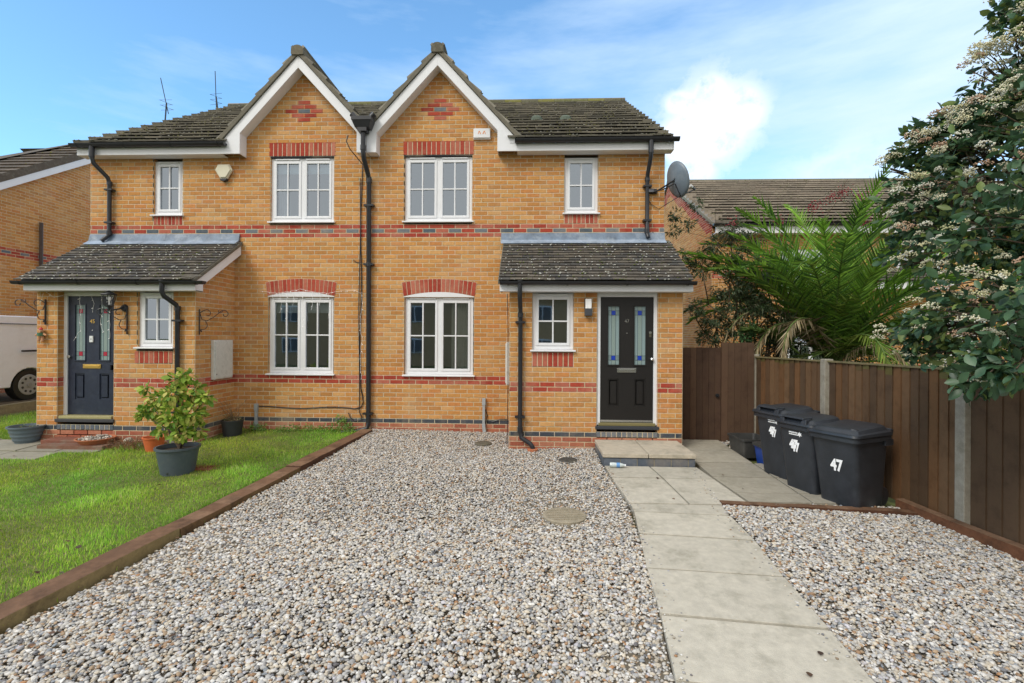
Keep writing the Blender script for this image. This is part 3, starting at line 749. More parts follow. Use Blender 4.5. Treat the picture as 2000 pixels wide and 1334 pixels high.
    m_ = DOORN if Lh else DOORB
    d = MB(); gx = [(lx0 + .155 * W_ / .79 * .79, 0), ]
    gw = .165; g1 = lx0 + W_ * .145; g2 = lx1 - W_ * .145 - gw; gz0, gz1 = 1.245, 2.125
    ys = ly; yb = ly + .045
    def grid_box(mb, xs, zs, holes):
        for i in range(len(xs) - 1):
            for j in range(len(zs) - 1):
                if (i, j) in holes: continue
                mb.box(xs[i], xs[i + 1], ys, yb, zs[j], zs[j + 1])
    pz0, pz1 = .62, 1.03
    xs = [lx0, g1, g1 + gw, g2, g2 + gw, lx1]; zs = [lz0, pz0, pz1, gz0, gz1, lz1]
    grid_box(d, xs, zs, {(1, 1), (3, 1), (1, 3), (3, 3)})
    for gx0 in (g1, g2):
        # raised lower panels
        d.box(gx0, gx0 + gw, ys + .014, yb, pz0, pz1)
        d.hexa([(gx0 + .022, ys + .014, pz0 + .022), (gx0 + gw - .022, ys + .014, pz0 + .022), (gx0 + .022, ys + .0141, pz0 + .022), (gx0 + gw - .022, ys + .0141, pz0 + .022)] +
               [(gx0 + .022, ys + .014, pz1 - .022), (gx0 + gw - .022, ys + .014, pz1 - .022), (gx0 + .022, ys + .0141, pz1 - .022), (gx0 + gw - .022, ys + .0141, pz1 - .022)])
        d.box(gx0 + .035, gx0 + gw - .035, ys + .003, ys + .014, pz0 + .035, pz1 - .035)
        # beads round glass
        bw = .016
        d.box(gx0 - bw, gx0, ys - .008, ys - .0005, gz0 - bw, gz1 + bw); d.box(gx0 + gw, gx0 + gw + bw, ys - .008, ys - .0005, gz0 - bw, gz1 + bw)
        d.box(gx0, gx0 + gw, ys - .008, ys - .0005, gz1, gz1 + bw); d.box(gx0 - .01, gx0 + gw + .01, ys - .014, ys - .0005, gz0 - .02, gz0)
    door = d.build('front_door', m_, root, bevel=.003)
    sq = (.42, .015, .04) if Lh else (.012, .05, .42)
    for gx0 in (g1, g2):
        q = MB(); yy = ys + .016
        q.box(gx0, gx0 + gw, yy, yy + .01, gz0, gz1, (.27, .37, .38))
        xa, xb = gx0 + gw * .30, gx0 + gw * .68
        q.box(xa, xb, yy - .0008, yy - .0002, gz0, gz1, (.25, .33, .31))
        for zc in (gz0 + .10, gz1 - .10):
            q.box(gx0, gx0 + gw, yy - .0014, yy - .0009, zc - .033, zc + .033, (.20, .28, .28))
            q.box(xa + .003, xb - .003, yy - .003, yy - .0015, zc - .033, zc + .033, sq)
            for z in (zc - .035, zc + .033): q.box(gx0, gx0 + gw, yy - .0042, yy - .0031, z, z + .0035, (.03, .05, .10))
        for x in (xa - .003, xb): q.box(x, x + .0035, yy - .0044, yy - .0032, gz0, gz1, (.03, .05, .10))
        q.build('glass_panel', FROST, door)
    q = MB(); lw = .155 if Lh else .15; zc = 1.145 if Lh else 1.16
    q.box(xm - lw, xm - lw + 2 * lw * 0 + .001, ys, ys, zc, zc) if False else None
    q.box(xm - lw * .95 + (.0), xm + lw * .95, ys - .012, ys - .0005, zc - .033, zc + .033); q.box(xm - lw * .8, xm + lw * .8, ys - .017, ys - .0125, zc - .018, zc + .018)
    q.build('letterbox', BRASS if Lh else METAL, door, bevel=.003)
    text('house_number', '45' if Lh else '47', .085 if Lh else .075, faceM(xm, ys - .001, 1.86 if Lh else 1.90), BRASS if Lh else METAL, door, .004)
    q = MB()
    if Lh:
        q.tube([(lx0 + .035, ys - .002, 1.30), (lx0 + .035, ys - .03, 1.30)], [.02, .024], 12)
        q.build('lock', METAL, door, smooth=True); q = MB(); q.box(lx1 - .045, lx1 - .015, ys - .02, ys - .001, 1.05, 1.22, (.05, .05, .05)); q.box(lx1 - .06, lx1 - .04, ys - .05, ys - .02, 1.09, 1.17, (.04, .04, .04))
    else:
        q.tube([(lx1 - .025, ys - .001, 1.33), (lx1 - .025, ys - .03, 1.33)], [.014, .014], 12); q.lathe([(.0, -.028), (.022, -.02), (.03, 0), (.022, .02), (0, .028)], (lx1 - .028, ys - .045, 1.33), 14)
        q.build('door_knob', METAL, door, smooth=True); q = MB()
        q.tube([(lx1 - .045, ys - .001, 1.73), (lx1 - .045, ys - .012, 1.73)], .02, 14); q.box(lx1 - .062, lx1 - .028, ys - .01, ys - .001, 1.66, 1.72, (.6, .55, .45))
    q.build('handle' if Lh else 'lock', METAL, door, smooth=True)
    q = MB(); q.tube([(xm, ys - .001, 1.72), (xm, ys - .006, 1.72)], .009, 10); q.build('peephole', METAL, door)
    if Lh:
        q = MB(); q.box(xm - .035, xm + .02, ys - .02, ys - .001, 1.53, 1.63, (.75, .77, .78)); q.box(xm - .016, xm + .001, ys - .023, ys - .0205, 1.57, 1.59, (.3, .3, .3)); q.build('doorbell', PAINT, door, bevel=.004)
    else:
        q = MB(); q.box(lx0, lx1, ys - .006, ys - .0005, .378, .41); q.build('weather_bar', METAL, door)
    return root
houseL = make_house('L'); houseR = make_house('R')

# ------------------------------------------------------------------ ground, lawn, gravel, path
def sheet(name, pts, m, kind='structure', lift=0., c=(1, 1, 1)):
    b = MB(); b.face([(x, y, gz(y) + lift) for x, y in pts], c); return tag(b.build(name, m), kind=kind)
b = MB()
XS = [-400, -16, 16, 400]
for ya, yb, za, zb in ((-400, -16, -.60, -.60), (-16, -9, -.60, -.45), (-9, 0, -.45, -.045), (0, 3, -.045, -.02), (3, 400, -.02, -.02)):
    b.face([(-400, ya, za), (400, ya, za), (400, yb, zb), (-400, yb, zb)], (.8, .85, .7))
tag(b.build('ground', SOIL), kind='structure')
b = MB(); b.face([(-60, -15.5, -.55), (60, -15.5, -.55), (60, -9.2, -.44), (-60, -9.2, -.44)]); tag(b.build('road', ASPH), kind='structure')
# left border sleepers: line from the wall to the bottom left of the view
SA, SB = Vector((-2.70, -.22)), Vector((-3.36, -5.75)); SD = (SB - SA).normalized(); SN = Vector((SD.y, -SD.x))  # SN points to -X side
if SN.x > 0: SN = -SN
lawn = [(-10.6, 3.5), (-7.95, 3.5), (-7.95, .0), (-7.85, -1.0), (-5.2, -1.0), (-5.2, -.02), (-2.80, -.02), tuple(SA), tuple(SB + SD * 1.4), (-10.6, -7.2)]
b = MB()
def gl(x, y): return gz(y) + .012
b.face([(-10.8, 3.5, .02), (-7.9, 3.5, .02), (-7.9, 0, .012), (-10.8, 0, .012)])
b.face([(-10.8, 0, .012), (-2.75, 0, .012), (SA.x - .08, SA.y, gl(0, SA.y)), (-10.8, SA.y, gl(0, SA.y))])
b.face([(-10.8, SA.y, gl(0, SA.y)), (SA.x - .08, SA.y, gl(0, SA.y)), (SB.x - .25, -7.2, gl(0, -7.2)), (-10.8, -7.2, gl(0, -7.2))])
tag(b.build('lawn', SOIL), kind='structure')
def sleeper(a, bb, wd, h, label, lift=0., cols=((.17, .095, .055), (.21, .125, .075)), side=(.24, .175, .09), group=None, tilt=0.):
    a, bb = Vector(a), Vector(bb); d = (bb - a).normalized(); n = Vector((-d.y, d.x, 0)).normalized(); mb = MB()
    seg = 9; ln = (bb - a).length
    for q in range(seg):
        s0, s1 = ln * q / seg, ln * (q + 1) / seg
        if q == 0: js = 0
        p0, p1 = a + d * s0, a + d * s1
        j0 = (random.uniform(-.004, .004)) if q else 0
        P8 = [p0, p1, p0 + n * wd, p1 + n * wd]
        z = [Vector((0, 0, -.06)), Vector((0, 0, h))]
        if q: top0 = last
        else: top0 = Vector((0, 0, h))
        top1 = Vector((0, 0, h + random.uniform(-.006, .006))); last = top1
        c = pick(cols)
        i = len(mb.v)
        L8 = [p0 + z[0], p1 + z[0], p0 + n * wd + z[0], p1 + n * wd + z[0], p0 + top0, p1 + top1, p0 + n * wd + top0, p1 + n * wd + top1]
        mb.v += [tuple(v) for v in L8]
        for f, cc in (((4, 5, 7, 6), c), ((0, 1, 5, 4), side), ((2, 6, 7, 3), c)): mb.f.append(tuple(i + k for k in f)); mb.c.append(cc)
        if q == 0: mb.f.append((i, i + 4, i + 6, i + 2)); mb.c.append(side)
        if q == seg - 1: mb.f.append((i + 1, i + 3, i + 7, i + 5)); mb.c.append(side)
    return tag(mb.build('timber_sleeper', SLEEP, base=tuple(a)), label, 'timber sleeper', group)
cuts = [0, 2.1, 3.95, 7.0]
for i, lab in enumerate(('dark brown timber sleeper between lawn and gravel, ending at the house wall', 'middle brown sleeper of the border between lawn and gravel', 'wide brown sleeper with pale cut side edging the lawn at the bottom left corner')):
    A_, B_ = SA + SD * (cuts[i] + .006), SA + SD * (cuts[i + 1] - .006)
    def z_(p): return gz(p.y)
    sleeper((A_.x, A_.y, gz(A_.y)), (B_.x, B_.y, gz(B_.y)), -.20, (.085, .075, .09)[i], lab, side=((.10, .05, .03), (.17, .10, .045), (.26, .19, .085))[i], group='timber sleepers edging the beds')
sleeper((2.0, -3.20, gz(-3.14)), (3.86, -3.36, gz(-3.3)), .10, .055, 'thin brown sleeper lying across in front of the wheelie bins', side=(.10, .045, .025), group='timber sleepers edging the beds')
sleeper((3.82, -3.12, gz(-3.12)), (4.62, -7.0, gz(-7.0)), .10, .11, 'brown sleeper running along the foot of the fence beside the gravel', side=(.15, .065, .033), group='timber sleepers edging the beds')

# gravel beds and pebbles
def P2(v): return (v.x, v.y)
bedL = [(PARTY + .02, -.02), (-.34, -.02), (-.34, -1.02), (.93, -1.02), (.93, -1.93), (.96, -2.35), (1.02, -3.2), (.92, -4.57), (.85, -5.2), (.77, -5.8), (.66, -6.8), (SB.x - .08, -6.8), (SA.x, SA.y)]
bedR = [(2.0, -3.15), (3.84, -3.12), (4.55, -6.8), (1.80, -6.8), (1.86, -5.65), (1.90, -5.2), (1.93, -4.6), (1.98, -4.0)]
sheet('gravel_bed', bedL, BED, lift=.004); sheet('gravel_bed', bedR, BED, lift=.004)
def inpoly(x, y, poly):
    r = np.zeros(len(x), bool); n = len(poly)
    for i in range(n):
        x0, y0 = poly[i]; x1, y1 = poly[(i + 1) % n]
        c = ((y0 > y) != (y1 > y)) & (x < (x1 - x0) * (y - y0) / ((y1 - y0) + 1e-12) + x0); r ^= c
    return r
PC = np.array([(.60, .57, .52), (.68, .66, .62), (.52, .49, .44), (.44, .43, .41), (.50, .44, .35), (.60, .53, .42), (.33, .32, .31), (.42, .30, .19), (.34, .21, .12), (.20, .20, .21), (.26, .28, .30), (.40, .22, .11), (.16, .15, .15), (.52, .50, .52)])
PW = np.array([.15, .09, .14, .13, .13, .09, .08, .07, .045, .03, .03, .012, .025, .03]); PW = PW / PW.sum()
PC2 = PC * np.array([1.0, 1.0, 1.0])
def pebbles(name, poly, dens, rmin, rmax, y0, y1, TV, TF, label, lift=0.):
    xs = [p[0] for p in poly]; x0, x1 = min(xs), max(xs); area = (x1 - x0) * (y1 - y0); n = int(area * dens)
    x = rng.uniform(x0, x1, n); y = rng.uniform(y0, y1, n)
    k = inpoly(x, y, poly); x, y = x[k], y[k]; n = len(x)
    r = rng.uniform(0, 1, n) ** 1.6 * (rmax - rmin) + rmin
    # humps of the laid gravel
    h = .012 * np.sin(x * 1.7 + y * .6) + .010 * np.sin(y * 2.3 - x * .9) + rng.uniform(0, .020, n)
    z = np.where(y < 0, SL * y, 0) + .012 + h + lift
    sc = np.stack([r * rng.uniform(.85, 1.3, n), r * rng.uniform(.65, .95, n), r * rng.uniform(.40, .68, n)], 1)
    R0 = rotmats(n, rng); Rz = zrot(rng.uniform(0, 6.28, n))
    # mostly lying flat, with some tilt
    tl = rng.normal(0, .35, n); c, s = np.cos(tl), np.sin(tl); o, i1 = np.zeros(n), np.ones(n)
    Rx = np.stack([np.stack([i1, o, o], 1), np.stack([o, c, -s], 1), np.stack([o, s, c], 1)], 1)
    Rm = np.einsum('nij,njk->nik', Rz, Rx)
    cols = PC2[rng.choice(len(PC), n, p=PW)] * rng.uniform(.82, 1.12, (n, 1))
    TVv = TV * 1.0
    return tag(scatter(name, TVv, TF, np.stack([x, y, z], 1), Rm, sc, cols, GRAVEL, smooth=True), kind='stuff', label=label)
irr = ICO2_V * (1 + .10 * np.sin(ICO2_V[:, :1] * 5 + 1) + .08 * np.cos(ICO2_V[:, 1:2] * 6))
pebbles('gravel', bedL, 4900, .0070, .0185, -6.8, -3.8, irr, ICO2_F, 'pale mixed pebbles of the front drive')
pebbles('gravel', bedL, 4300, .008, .018, -3.8, -.02, ICO_V, ICO_F, 'pale mixed pebbles of the drive close to the house')
pebbles('gravel', bedR, 4900, .0070, .0185, -6.8, -3.12, irr, ICO2_F, 'pale mixed pebbles in the bed between path and fence')
strip = [(2.98, -.42), (3.45, -.42), (3.42, -1.2), (3.04, -1.25)]
pebbles('gravel', strip, 1500, .010, .02, -1.25, -.42, ICO_V, ICO_F, 'loose pebbles beside the recycling boxes')

# stray stones kicked onto the slabs
n = 420; yy = rng.uniform(-6.6, -2.0, n); side = rng.integers(0, 2, n); lx_ = np.interp(yy, [-6.8, -5.2, -4.57, -3.2, -1.9], [.66, .85, .92, 1.02, .93]); rx_ = np.interp(yy, [-6.8, -5.3, -4.6, -3.2, -1.9], [1.78, 1.90, 1.93, 2.0, 2.17])
xx = np.where(side == 0, lx_ + abs(rng.normal(0, .06, n)), rx_ - abs(rng.normal(0, .07, n))); rr = rng.uniform(.004, .011, n)
tag(scatter('gravel', irr, ICO2_F, np.stack([xx, yy, SL * yy + .043], 1), zrot(rng.uniform(0, 6.28, n)), np.stack([rr, rr * .8, rr * .5], 1), PC2[rng.choice(len(PC), n, p=PW)] * rng.uniform(.6, 1.1, (n, 1)), GRAVEL, smooth=True), kind='stuff', label='stray pebbles on the path edges')
# paving
def slab(mb, pts, h=.04, c=(1, 1, 1), lift=.0):
    k = random.uniform(.9, 1.08); c = tuple(x * k for x in c)
    cx = sum(p[0] for p in pts) / len(pts); cy = sum(p[1] for p in pts) / len(pts)
    g = .011; q = []
    for x, y in pts:
        q.append((x - g * (1 if x > cx else -1), y - g * (1 if y > cy else -1)))
    mb.prism(q, lambda p, qq, d: (p, qq, gz(qq) + d), -.06, h + lift + random.uniform(-.002, .003), c)
SC = (.50, .465, .385)
b = MB()
# the two-slab wide head of the path
yl = [-1.90, -2.37, -3.20]; xl = [.95, .97, 1.03]; xm_ = [1.55, 1.60, 1.66]; xr = [2.17, 2.22, 2.31]
for i in range(2):
    slab(b, [(xl[i], yl[i]), (xm_[i], yl[i]), (xm_[i + 1], yl[i + 1]), (xl[i + 1], yl[i + 1])], c=SC)
    slab(b, [(xm_[i], yl[i]), (xr[i], yl[i]), (xr[i + 1], yl[i + 1]), (xm_[i + 1], yl[i + 1])], c=SC)
# single slabs laid slightly skew towards the road
lft = [(1.03, -3.20), (1.03, -3.42), (.97, -3.93), (.90, -4.55), (.85, -5.15), (.78, -5.75), (.70, -6.35), (.62, -6.95)]
rgt = [(2.0, -3.20), (1.98, -3.48), (1.985, -4.02), (1.93, -4.63), (1.90, -5.26), (1.86, -5.88), (1.80, -6.50), (1.74, -7.1)]
for i in range(7): slab(b, [lft[i], rgt[i], rgt[i + 1], lft[i + 1]], c=SC)
# strip leading to the gate, under the bins
ys_ = [-.40, -.62, -1.05, -1.65, -2.25, -2.80, -3.08]
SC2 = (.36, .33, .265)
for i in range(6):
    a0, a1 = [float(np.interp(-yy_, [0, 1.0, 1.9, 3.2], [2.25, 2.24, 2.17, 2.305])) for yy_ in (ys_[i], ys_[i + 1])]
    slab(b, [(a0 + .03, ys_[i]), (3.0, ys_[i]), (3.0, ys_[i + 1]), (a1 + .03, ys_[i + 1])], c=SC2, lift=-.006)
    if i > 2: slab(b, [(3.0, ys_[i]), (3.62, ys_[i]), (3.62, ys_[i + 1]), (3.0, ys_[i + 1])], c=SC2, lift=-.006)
tag(b.build('path', SLAB, bevel=.003), kind='structure')
b = MB()
for i, (x0_, x1_, y0_, y1_) in enumerate(((-7.5, -6.9, -1.62, -1.04), (-6.9, -6.3, -1.64, -1.04), (-8.4, -7.52, -1.60, -1.00), (-9.6, -8.42, -1.55, -.95), (-10.8, -9.62, -1.52, -.92), (-8.1, -7.5, -2.05, -1.63), (-7.5, -6.8, -2.0, -1.65))):
    slab(b, [(x0_, y0_), (x1_, y0_), (x1_, y1_), (x0_, y1_)], c=(.30, .28, .22), lift=-.012)
b.box(-7.45, -6.5, -1.30, PY - .01, -.05, .045, (.22, .085, .055)); b.box(-7.30, -6.3, -1.50, -1.31, -.05, .01, (.20, .10, .065))
tag(b.build('pavement', SLAB, bevel=.004), kind='structure')
# driveway with kerbs beside the neighbouring house
b = MB(); b.face([(-14.5, -7, .0), (-11.0, -7, .0), (-11.0, 0, .20), (-14.5, 0, .20)], (.5, .45, .4)); b.face([(-14.5, 0, .20), (-11.0, 0, .20), (-11.0, 9, .26), (-14.5, 9, .26)], (.5, .45, .4))
b.face([(-11.0, -7, -.4), (-11.0, 9, -.1), (-11.0, 9, .26), (-11.0, 0, .2), (-11, -7, 0)], (.4, .35, .3))
b.hexa([(-11.0, -7, -.3), (-10.86, -7, -.3), (-11.0, 9, 0), (-10.86, 9, 0), (-11.0, -7, .06), (-10.86, -7, .06), (-11.0, 9, .31), (-10.86, 9, .31)], (1.0, .95, .75))
b.hexa([(-10.5, -7, -.4), (-10.36, -7, -.4), (-10.5, 9, 0), (-10.36, 9, 0), (-10.5, -7, -.22), (-10.36, -7, -.22), (-10.5, 9, .10), (-10.36, 9, .10)], (1.0, .95, .75))
b.face([(-10.86, -7, -.28), (-10.5, -7, -.28), (-10.5, 9, .04), (-10.86, 9, .04)], (.25, .18, .12))
tag(b.build('driveway', CONC), kind='structure')

# grass blades
def wav(x, y, f0, f1, seed):
    g = np.random.default_rng(seed); v = np.zeros(len(x))
    for _ in range(14):
        f = g.uniform(f0, f1); a = g.uniform(0, 6.28); v += np.sin(f * (x * math.cos(a) + y * math.sin(a)) + g.uniform(0, 6.28))
    return np.clip(.5 + v / 9, 0, 1)
def grass(name, poly, n, y0, y1, hmin, hmax, x0=None, x1=None, excl=()):
    xs = [p[0] for p in poly]; x = rng.uniform(x0 or min(xs), x1 or max(xs), n); y = rng.uniform(y0, y1, n)
    k = inpoly(x, y, poly)
    for (a, b_, c, d) in excl: k &= ~((x > a) & (x < b_) & (y > c) & (y < d))
    x, y = x[k], y[k]; n = len(x)
    nzv = wav(x, y, 1.2, 6.0, 1); nzw = wav(x, y, 5.0, 16.0, 2); nzv = np.clip(.55 * nzv + .45 * nzw, 0, 1)
    h = (hmin + (hmax - hmin) * rng.uniform(0, 1, n) ** 1.5) * (.45 + 1.2 * nzv)
    TV = np.array([(-.5, 0, 0), (.5, 0, 0), (-.38, .12, .5), (.38, .12, .5), (0, .42, 1.0)])
    TF = [(0, 1, 3, 2), (2, 3, 4)]
    Rm = zrot(rng.uniform(0, 6.28, n)); lean = rng.uniform(.2, 1.5, n)
    sc = np.stack([rng.uniform(.0035, .0065, n), h * lean, h], 1)
    pal = np.array([(.22, .41, .025), (.17, .36, .022), (.30, .49, .035), (.38, .53, .05), (.46, .48, .12), (.13, .28, .02)])
    cols = pal[rng.choice(6, n, p=[.28, .20, .24, .16, .06, .06])] * (.80 + .75 * nzv[:, None]) * np.stack([.85 + .5 * wav(x, y, 1.0, 4.0, 5), np.ones(n), 1.3 + .6 * nzw], 1) * rng.uniform(.85, 1.15, (n, 1))
    return tag(scatter(name, TV, TF, np.stack([x, y, np.where(y < 0, SL * y, 0) + .008], 1), Rm, sc, cols, GRASS), kind='stuff', label='short bright green lawn grass')
ex = [(-8.4, -6.25, -1.62, -.9), (-10.9, -8.4, -1.5, -.95), (-8.1, -6.8, -2.0, -1.6), (-7.95, -5.2, -1.03, 3)]
grass('grass', lawn, 210000, -7.2, -1.9, .016, .042, x0=-9.4, excl=ex)
grass('grass', lawn, 70000, -1.9, 0, .02, .05, excl=ex)
grass('grass', [(-10.35, -1), (-7.95, -1), (-7.95, 5), (-10.35, 5)], 26000, -1, 5, .03, .07)
# long tufts against the timber and the walls
TP = np.array([(-.5, 0, 0), (.5, 0, 0), (-.38, .12, .5), (.38, .12, .5), (0, .42, 1.0)])
t = rng.uniform(0, 6.6, 9000); px_ = SA.x + SD.x * t + SN.x * (.205 + abs(rng.normal(0, .03, 9000))); py_ = SA.y + SD.y * t + SN.y * .205
cols = np.array([(.11, .25, .02)]) * rng.uniform(.7, 1.4, (9000, 1))
tag(scatter('grass', TP, [(0, 1, 3, 2), (2, 3, 4)], np.stack([px_, py_, SL * py_], 1), zrot(rng.uniform(0, 6.28, 9000)), np.stack([np.full(9000, .005), rng.uniform(.0, .05, 9000), rng.uniform(.03, .09, 9000)], 1), cols, GRASS), kind='stuff', label='longer grass along the timber edge')

# ------------------------------------------------------------------ neighbouring houses
def plain_window(root, x0, x1, z0, z1, Y): return window(root, x0, x1, z0, z1, Y, 2, glass=GLASSU, vents=False)
# left neighbour: flank wall facing the drive, its verge rising to the back
nl = thing('brick_house', 'yellow brick house flank with white sloping verge board at the left edge', 'house', (-15, 5, .2))
NX = -13.0; e0Y = 1.7; zsl = .625; z0n = 5.446 + zsl * (e0Y - 2.99)
w_ = MB()
bond(w_, sideR(NX), e0Y, 10.6, 0, 8.2, zmax=lambda u: z0n + zsl * (min(u, 2 * 6.2 - u) - e0Y) - .2, flat=False, dz=.21, plinth=True)
bond(w_, front(e0Y), -19, NX, 0, z0n - .2, flat=True, dz=.21); w_.face([(-19, 10.6, .1), (NX, 10.6, .1), (NX, 10.6, z0n), (-19, 10.6, z0n)], YEL[0])
w_.face([(-19, e0Y, .1), (-19, 10.6, .1), (-19, 10.6, 4), (-19, e0Y, 4)], YEL[0])
w_.build('wall', BRICK, nl)
r = MB()
def plane_hit(px, py):
    d = ray(px, py); z_off = z0n + .27 - zsl * e0Y
    t = (z_off - zsl * CD - CZ) / (d[2] - zsl * d[1]); return Vector((d[0] * t, -CD + d[1] * t, CZ + d[2] * t))
h0, h1 = plane_hit(10, 301), plane_hit(165, 271)
hd = (h1 - h0).normalized()
def right_of_hip(c):
    q = c - h0; return (q.x * hd.y - q.y * hd.x) > -.05
rs = math.hypot(1, zsl)
tiles(r, (-19, e0Y - .25, z0n + .10 - zsl * .25), (1, 0, 0), (0, 1, zsl), 6.14, 4.75 * rs, .30, .345, .04, [(.13, .105, .085), (.11, .092, .075), (.15, .12, .095)], keep=right_of_hip, moss=100)
r.face([(-12.85, e0Y - .25, z0n - .06 - .15), (-12.85, 6.2, z0n + 4.5 * zsl - .06), (-12.85, 6.2, z0n + 4.5 * zsl + .16), (-12.85, e0Y - .25, z0n + .14 - .15)], (.12, .10, .08))
r.face([(-19, e0Y, z0n - .3), tuple(h0 - hd * 3 - Vector((0, 0, .1))), tuple(h1 + hd * .6 - Vector((0, 0, .1))), (-19, 12, z0n - .3)], (.12, .10, .08))
r.face([(-12.85, 6.2, z0n + 4.5 * zsl), (-16, 6.2, z0n + 4.5 * zsl), (-16, 10.8, z0n), (-12.85, 10.8, z0n)], (.12, .10, .08))
r.build('roof', TILE, nl)
b = MB()
for s in (0, 1):
    ya, yb = (e0Y - .25, 6.2) if s == 0 else (10.65, 6.2)
    za, zb = (z0n - .15, z0n + 4.5 * zsl)
    b.hexa([(-12.97, ya, za - .25), (-12.86, ya, za - .25), (-12.97, yb, zb - .25), (-12.86, yb, zb - .25), (-12.97, ya, za - .02), (-12.86, ya, za - .02), (-12.97, yb, zb - .02), (-12.86, yb, zb - .02)])
b.build('bargeboard', UPVC, nl)
b = MB(); b.tube([(-12.93, 3.95, .2), (-12.93, 3.95, 4.6)], .04, 8, (3, 2.2, 1.8)); b.build('downpipe', BLKPL, nl)

# right neighbour: long tiled roof behind the palm
nr = thing('brick_house', 'yellow brick house with long ribbed tile roof behind the palm tree', 'house', (10, 8, 0))
RX, RY, RE, RYR, RZR = 5.1, 5.8, 4.80, 10.3, 7.50
zr = lambda u: RE + (RZR - RE) * ((u if u < RYR else 2 * RYR - u) - RY + .35) / (RYR - RY + .35)
w_ = MB()
wins = [(7.0, 8.3, 2.9, 4.2), (10.2, 11.4, 2.9, 4.2), (7.2, 8.6, .9, 2.1), (11.5, 12.4, .15, 2.25), (13.2, 14.4, .9, 2.2)]
bond(w_, front(RY), RX, 16.5, 0, RE, [(a, b_, c, d) for a, b_, c, d in wins])
bond(w_, sideL(RX), RY, 14.6, 0, 7.6, zmax=lambda u: zr(u) - .10, red_verge=.32, upper=False)
w_.face([(16.5, RY, 0), (16.5, 14.6, 0), (16.5, 14.6, 4.8), (16.5, RY, 4.8)], YEL[0]); w_.face([(RX, 14.6, 0), (16.5, 14.6, 0), (16.5, 14.6, 4.8), (RX, 14.6, 4.8)], YEL[0])
w_.build('wall', BRICK, nr)
r = MB(); ln = math.hypot(RYR - RY + .35, RZR - RE)
tiles(r, (RX - .06, RY - .35, RE + .06), (1, 0, 0), (0, RYR - RY + .35, RZR - RE), 11.6, ln, .42, .33, .10, [(.42, .37, .315), (.46, .41, .345), (.38, .34, .29)], moss=700, mossr=(.012, .03), mosscol=((.30, .28, .22), (.22, .22, .12)))
undersheet(r, (RX - .04, RY - .33, RE + .06), (1, 0, 0), (0, RYR - RY + .35, RZR - RE), 11.5, ln)
r.face([(RX - .06, RYR, RZR + .05), (16.6, RYR, RZR + .05), (16.6, 2 * RYR - RY + .35, RE), (RX - .06, 2 * RYR - RY + .35, RE)], RT[0])
for i in range(27):
    poly = [(.13 * math.cos(t), .11 * math.sin(t)) for t in np.linspace(-.25, math.pi + .25, 8)]
    r.prism(poly, lambda p, q, d: (d, RYR + p, RZR + .03 + q), RX - .06 + i * .43, RX + .36 + i * .43, pick([(.16, .15, .11), (.14, .14, .09)]))
r.hexa([(RX - .07, RY - .35, RE - .03), (RX, RY - .35, RE - .03), (RX - .07, RYR, RZR - .03), (RX, RYR, RZR - .03), (RX - .07, RY - .35, RE + .06), (RX, RY - .35, RE + .06), (RX - .07, RYR, RZR + .06), (RX, RYR, RZR + .06)], (.25, .24, .18))
r.build('roof', TILE, nr)
b = MB(); b.box(RX - .02, 16.5, RY - .33, RY - .30, RE - .20, RE + .02); b.box(RX - .02, 16.5, RY - .30, RY - .01, RE - .20, RE - .18); b.build('fascia', UPVC, nr)
b = MB(); gutter(b, RX - .1, 16.6, RY - .39, RE + .05, .06); b.build('gutter', BLKPL, nr, smooth=True)
rm = MB()
for q in wins:
    if q[2] > .5: plain_window(nr, *q, RY + .03); room(rm, *q, RY + .03, 2)
rm.build('interior_wall', ROOM, nr)
b = MB(); b.box(11.5, 12.4, RY + .05, RY + .12, .15, 2.25); b.build('front_door', UPVC, nr)
b = MB(); b.box(9.2, 11.2, RY - .75, RY - .70, 3.02, 3.2); b.box(9.2, 11.2, RY - .70, RY - .01, 3.02, 3.05); b.build('porch_fascia', UPVC, nr)
r = MB(); tiles(r, (9.1, RY - .80, 3.22), (1, 0, 0), (0, .8, .45), 2.2, .92, .3, .2, .03, PT); r.build('porch_roof', TILE2, nr)
# houses over the road (they stand behind the camera and show as reflections in the windows)
oh = thing('brick_house', 'row house across the road, seen only as a dark reflection in the ground floor windows', 'house', (-2, -34, -.5))
b = MB(); b.box(-22, 22, -40, -30, -.6, 4.6, (.48, .30, .14)); b.build('wall', PAINT, oh)
b = MB(); b.prism([(-40.4, 4.6), (-29.6, 4.6), (-35, 7.6)], lambda p, q, d: (d, p, q), -22.3, 22.3, (.08, .07, .06)); b.build('roof', PAINT, oh)
b = MB()
for x in range(-20, 21, 5):
    for z in (.4, 2.9): b.box(x, x + 1.4, -29.97, -29.9, z, z + 1.2, (.8, .8, .8)); b.box(x + .08, x + .65, -29.89, -29.86, z + .08, z + 1.1, (.08, .09, .1)); b.box(x + .75, x + 1.32, -29.89, -29.86, z + .08, z + 1.1, (.08, .09, .1))
b.build('window', PAINT, oh)

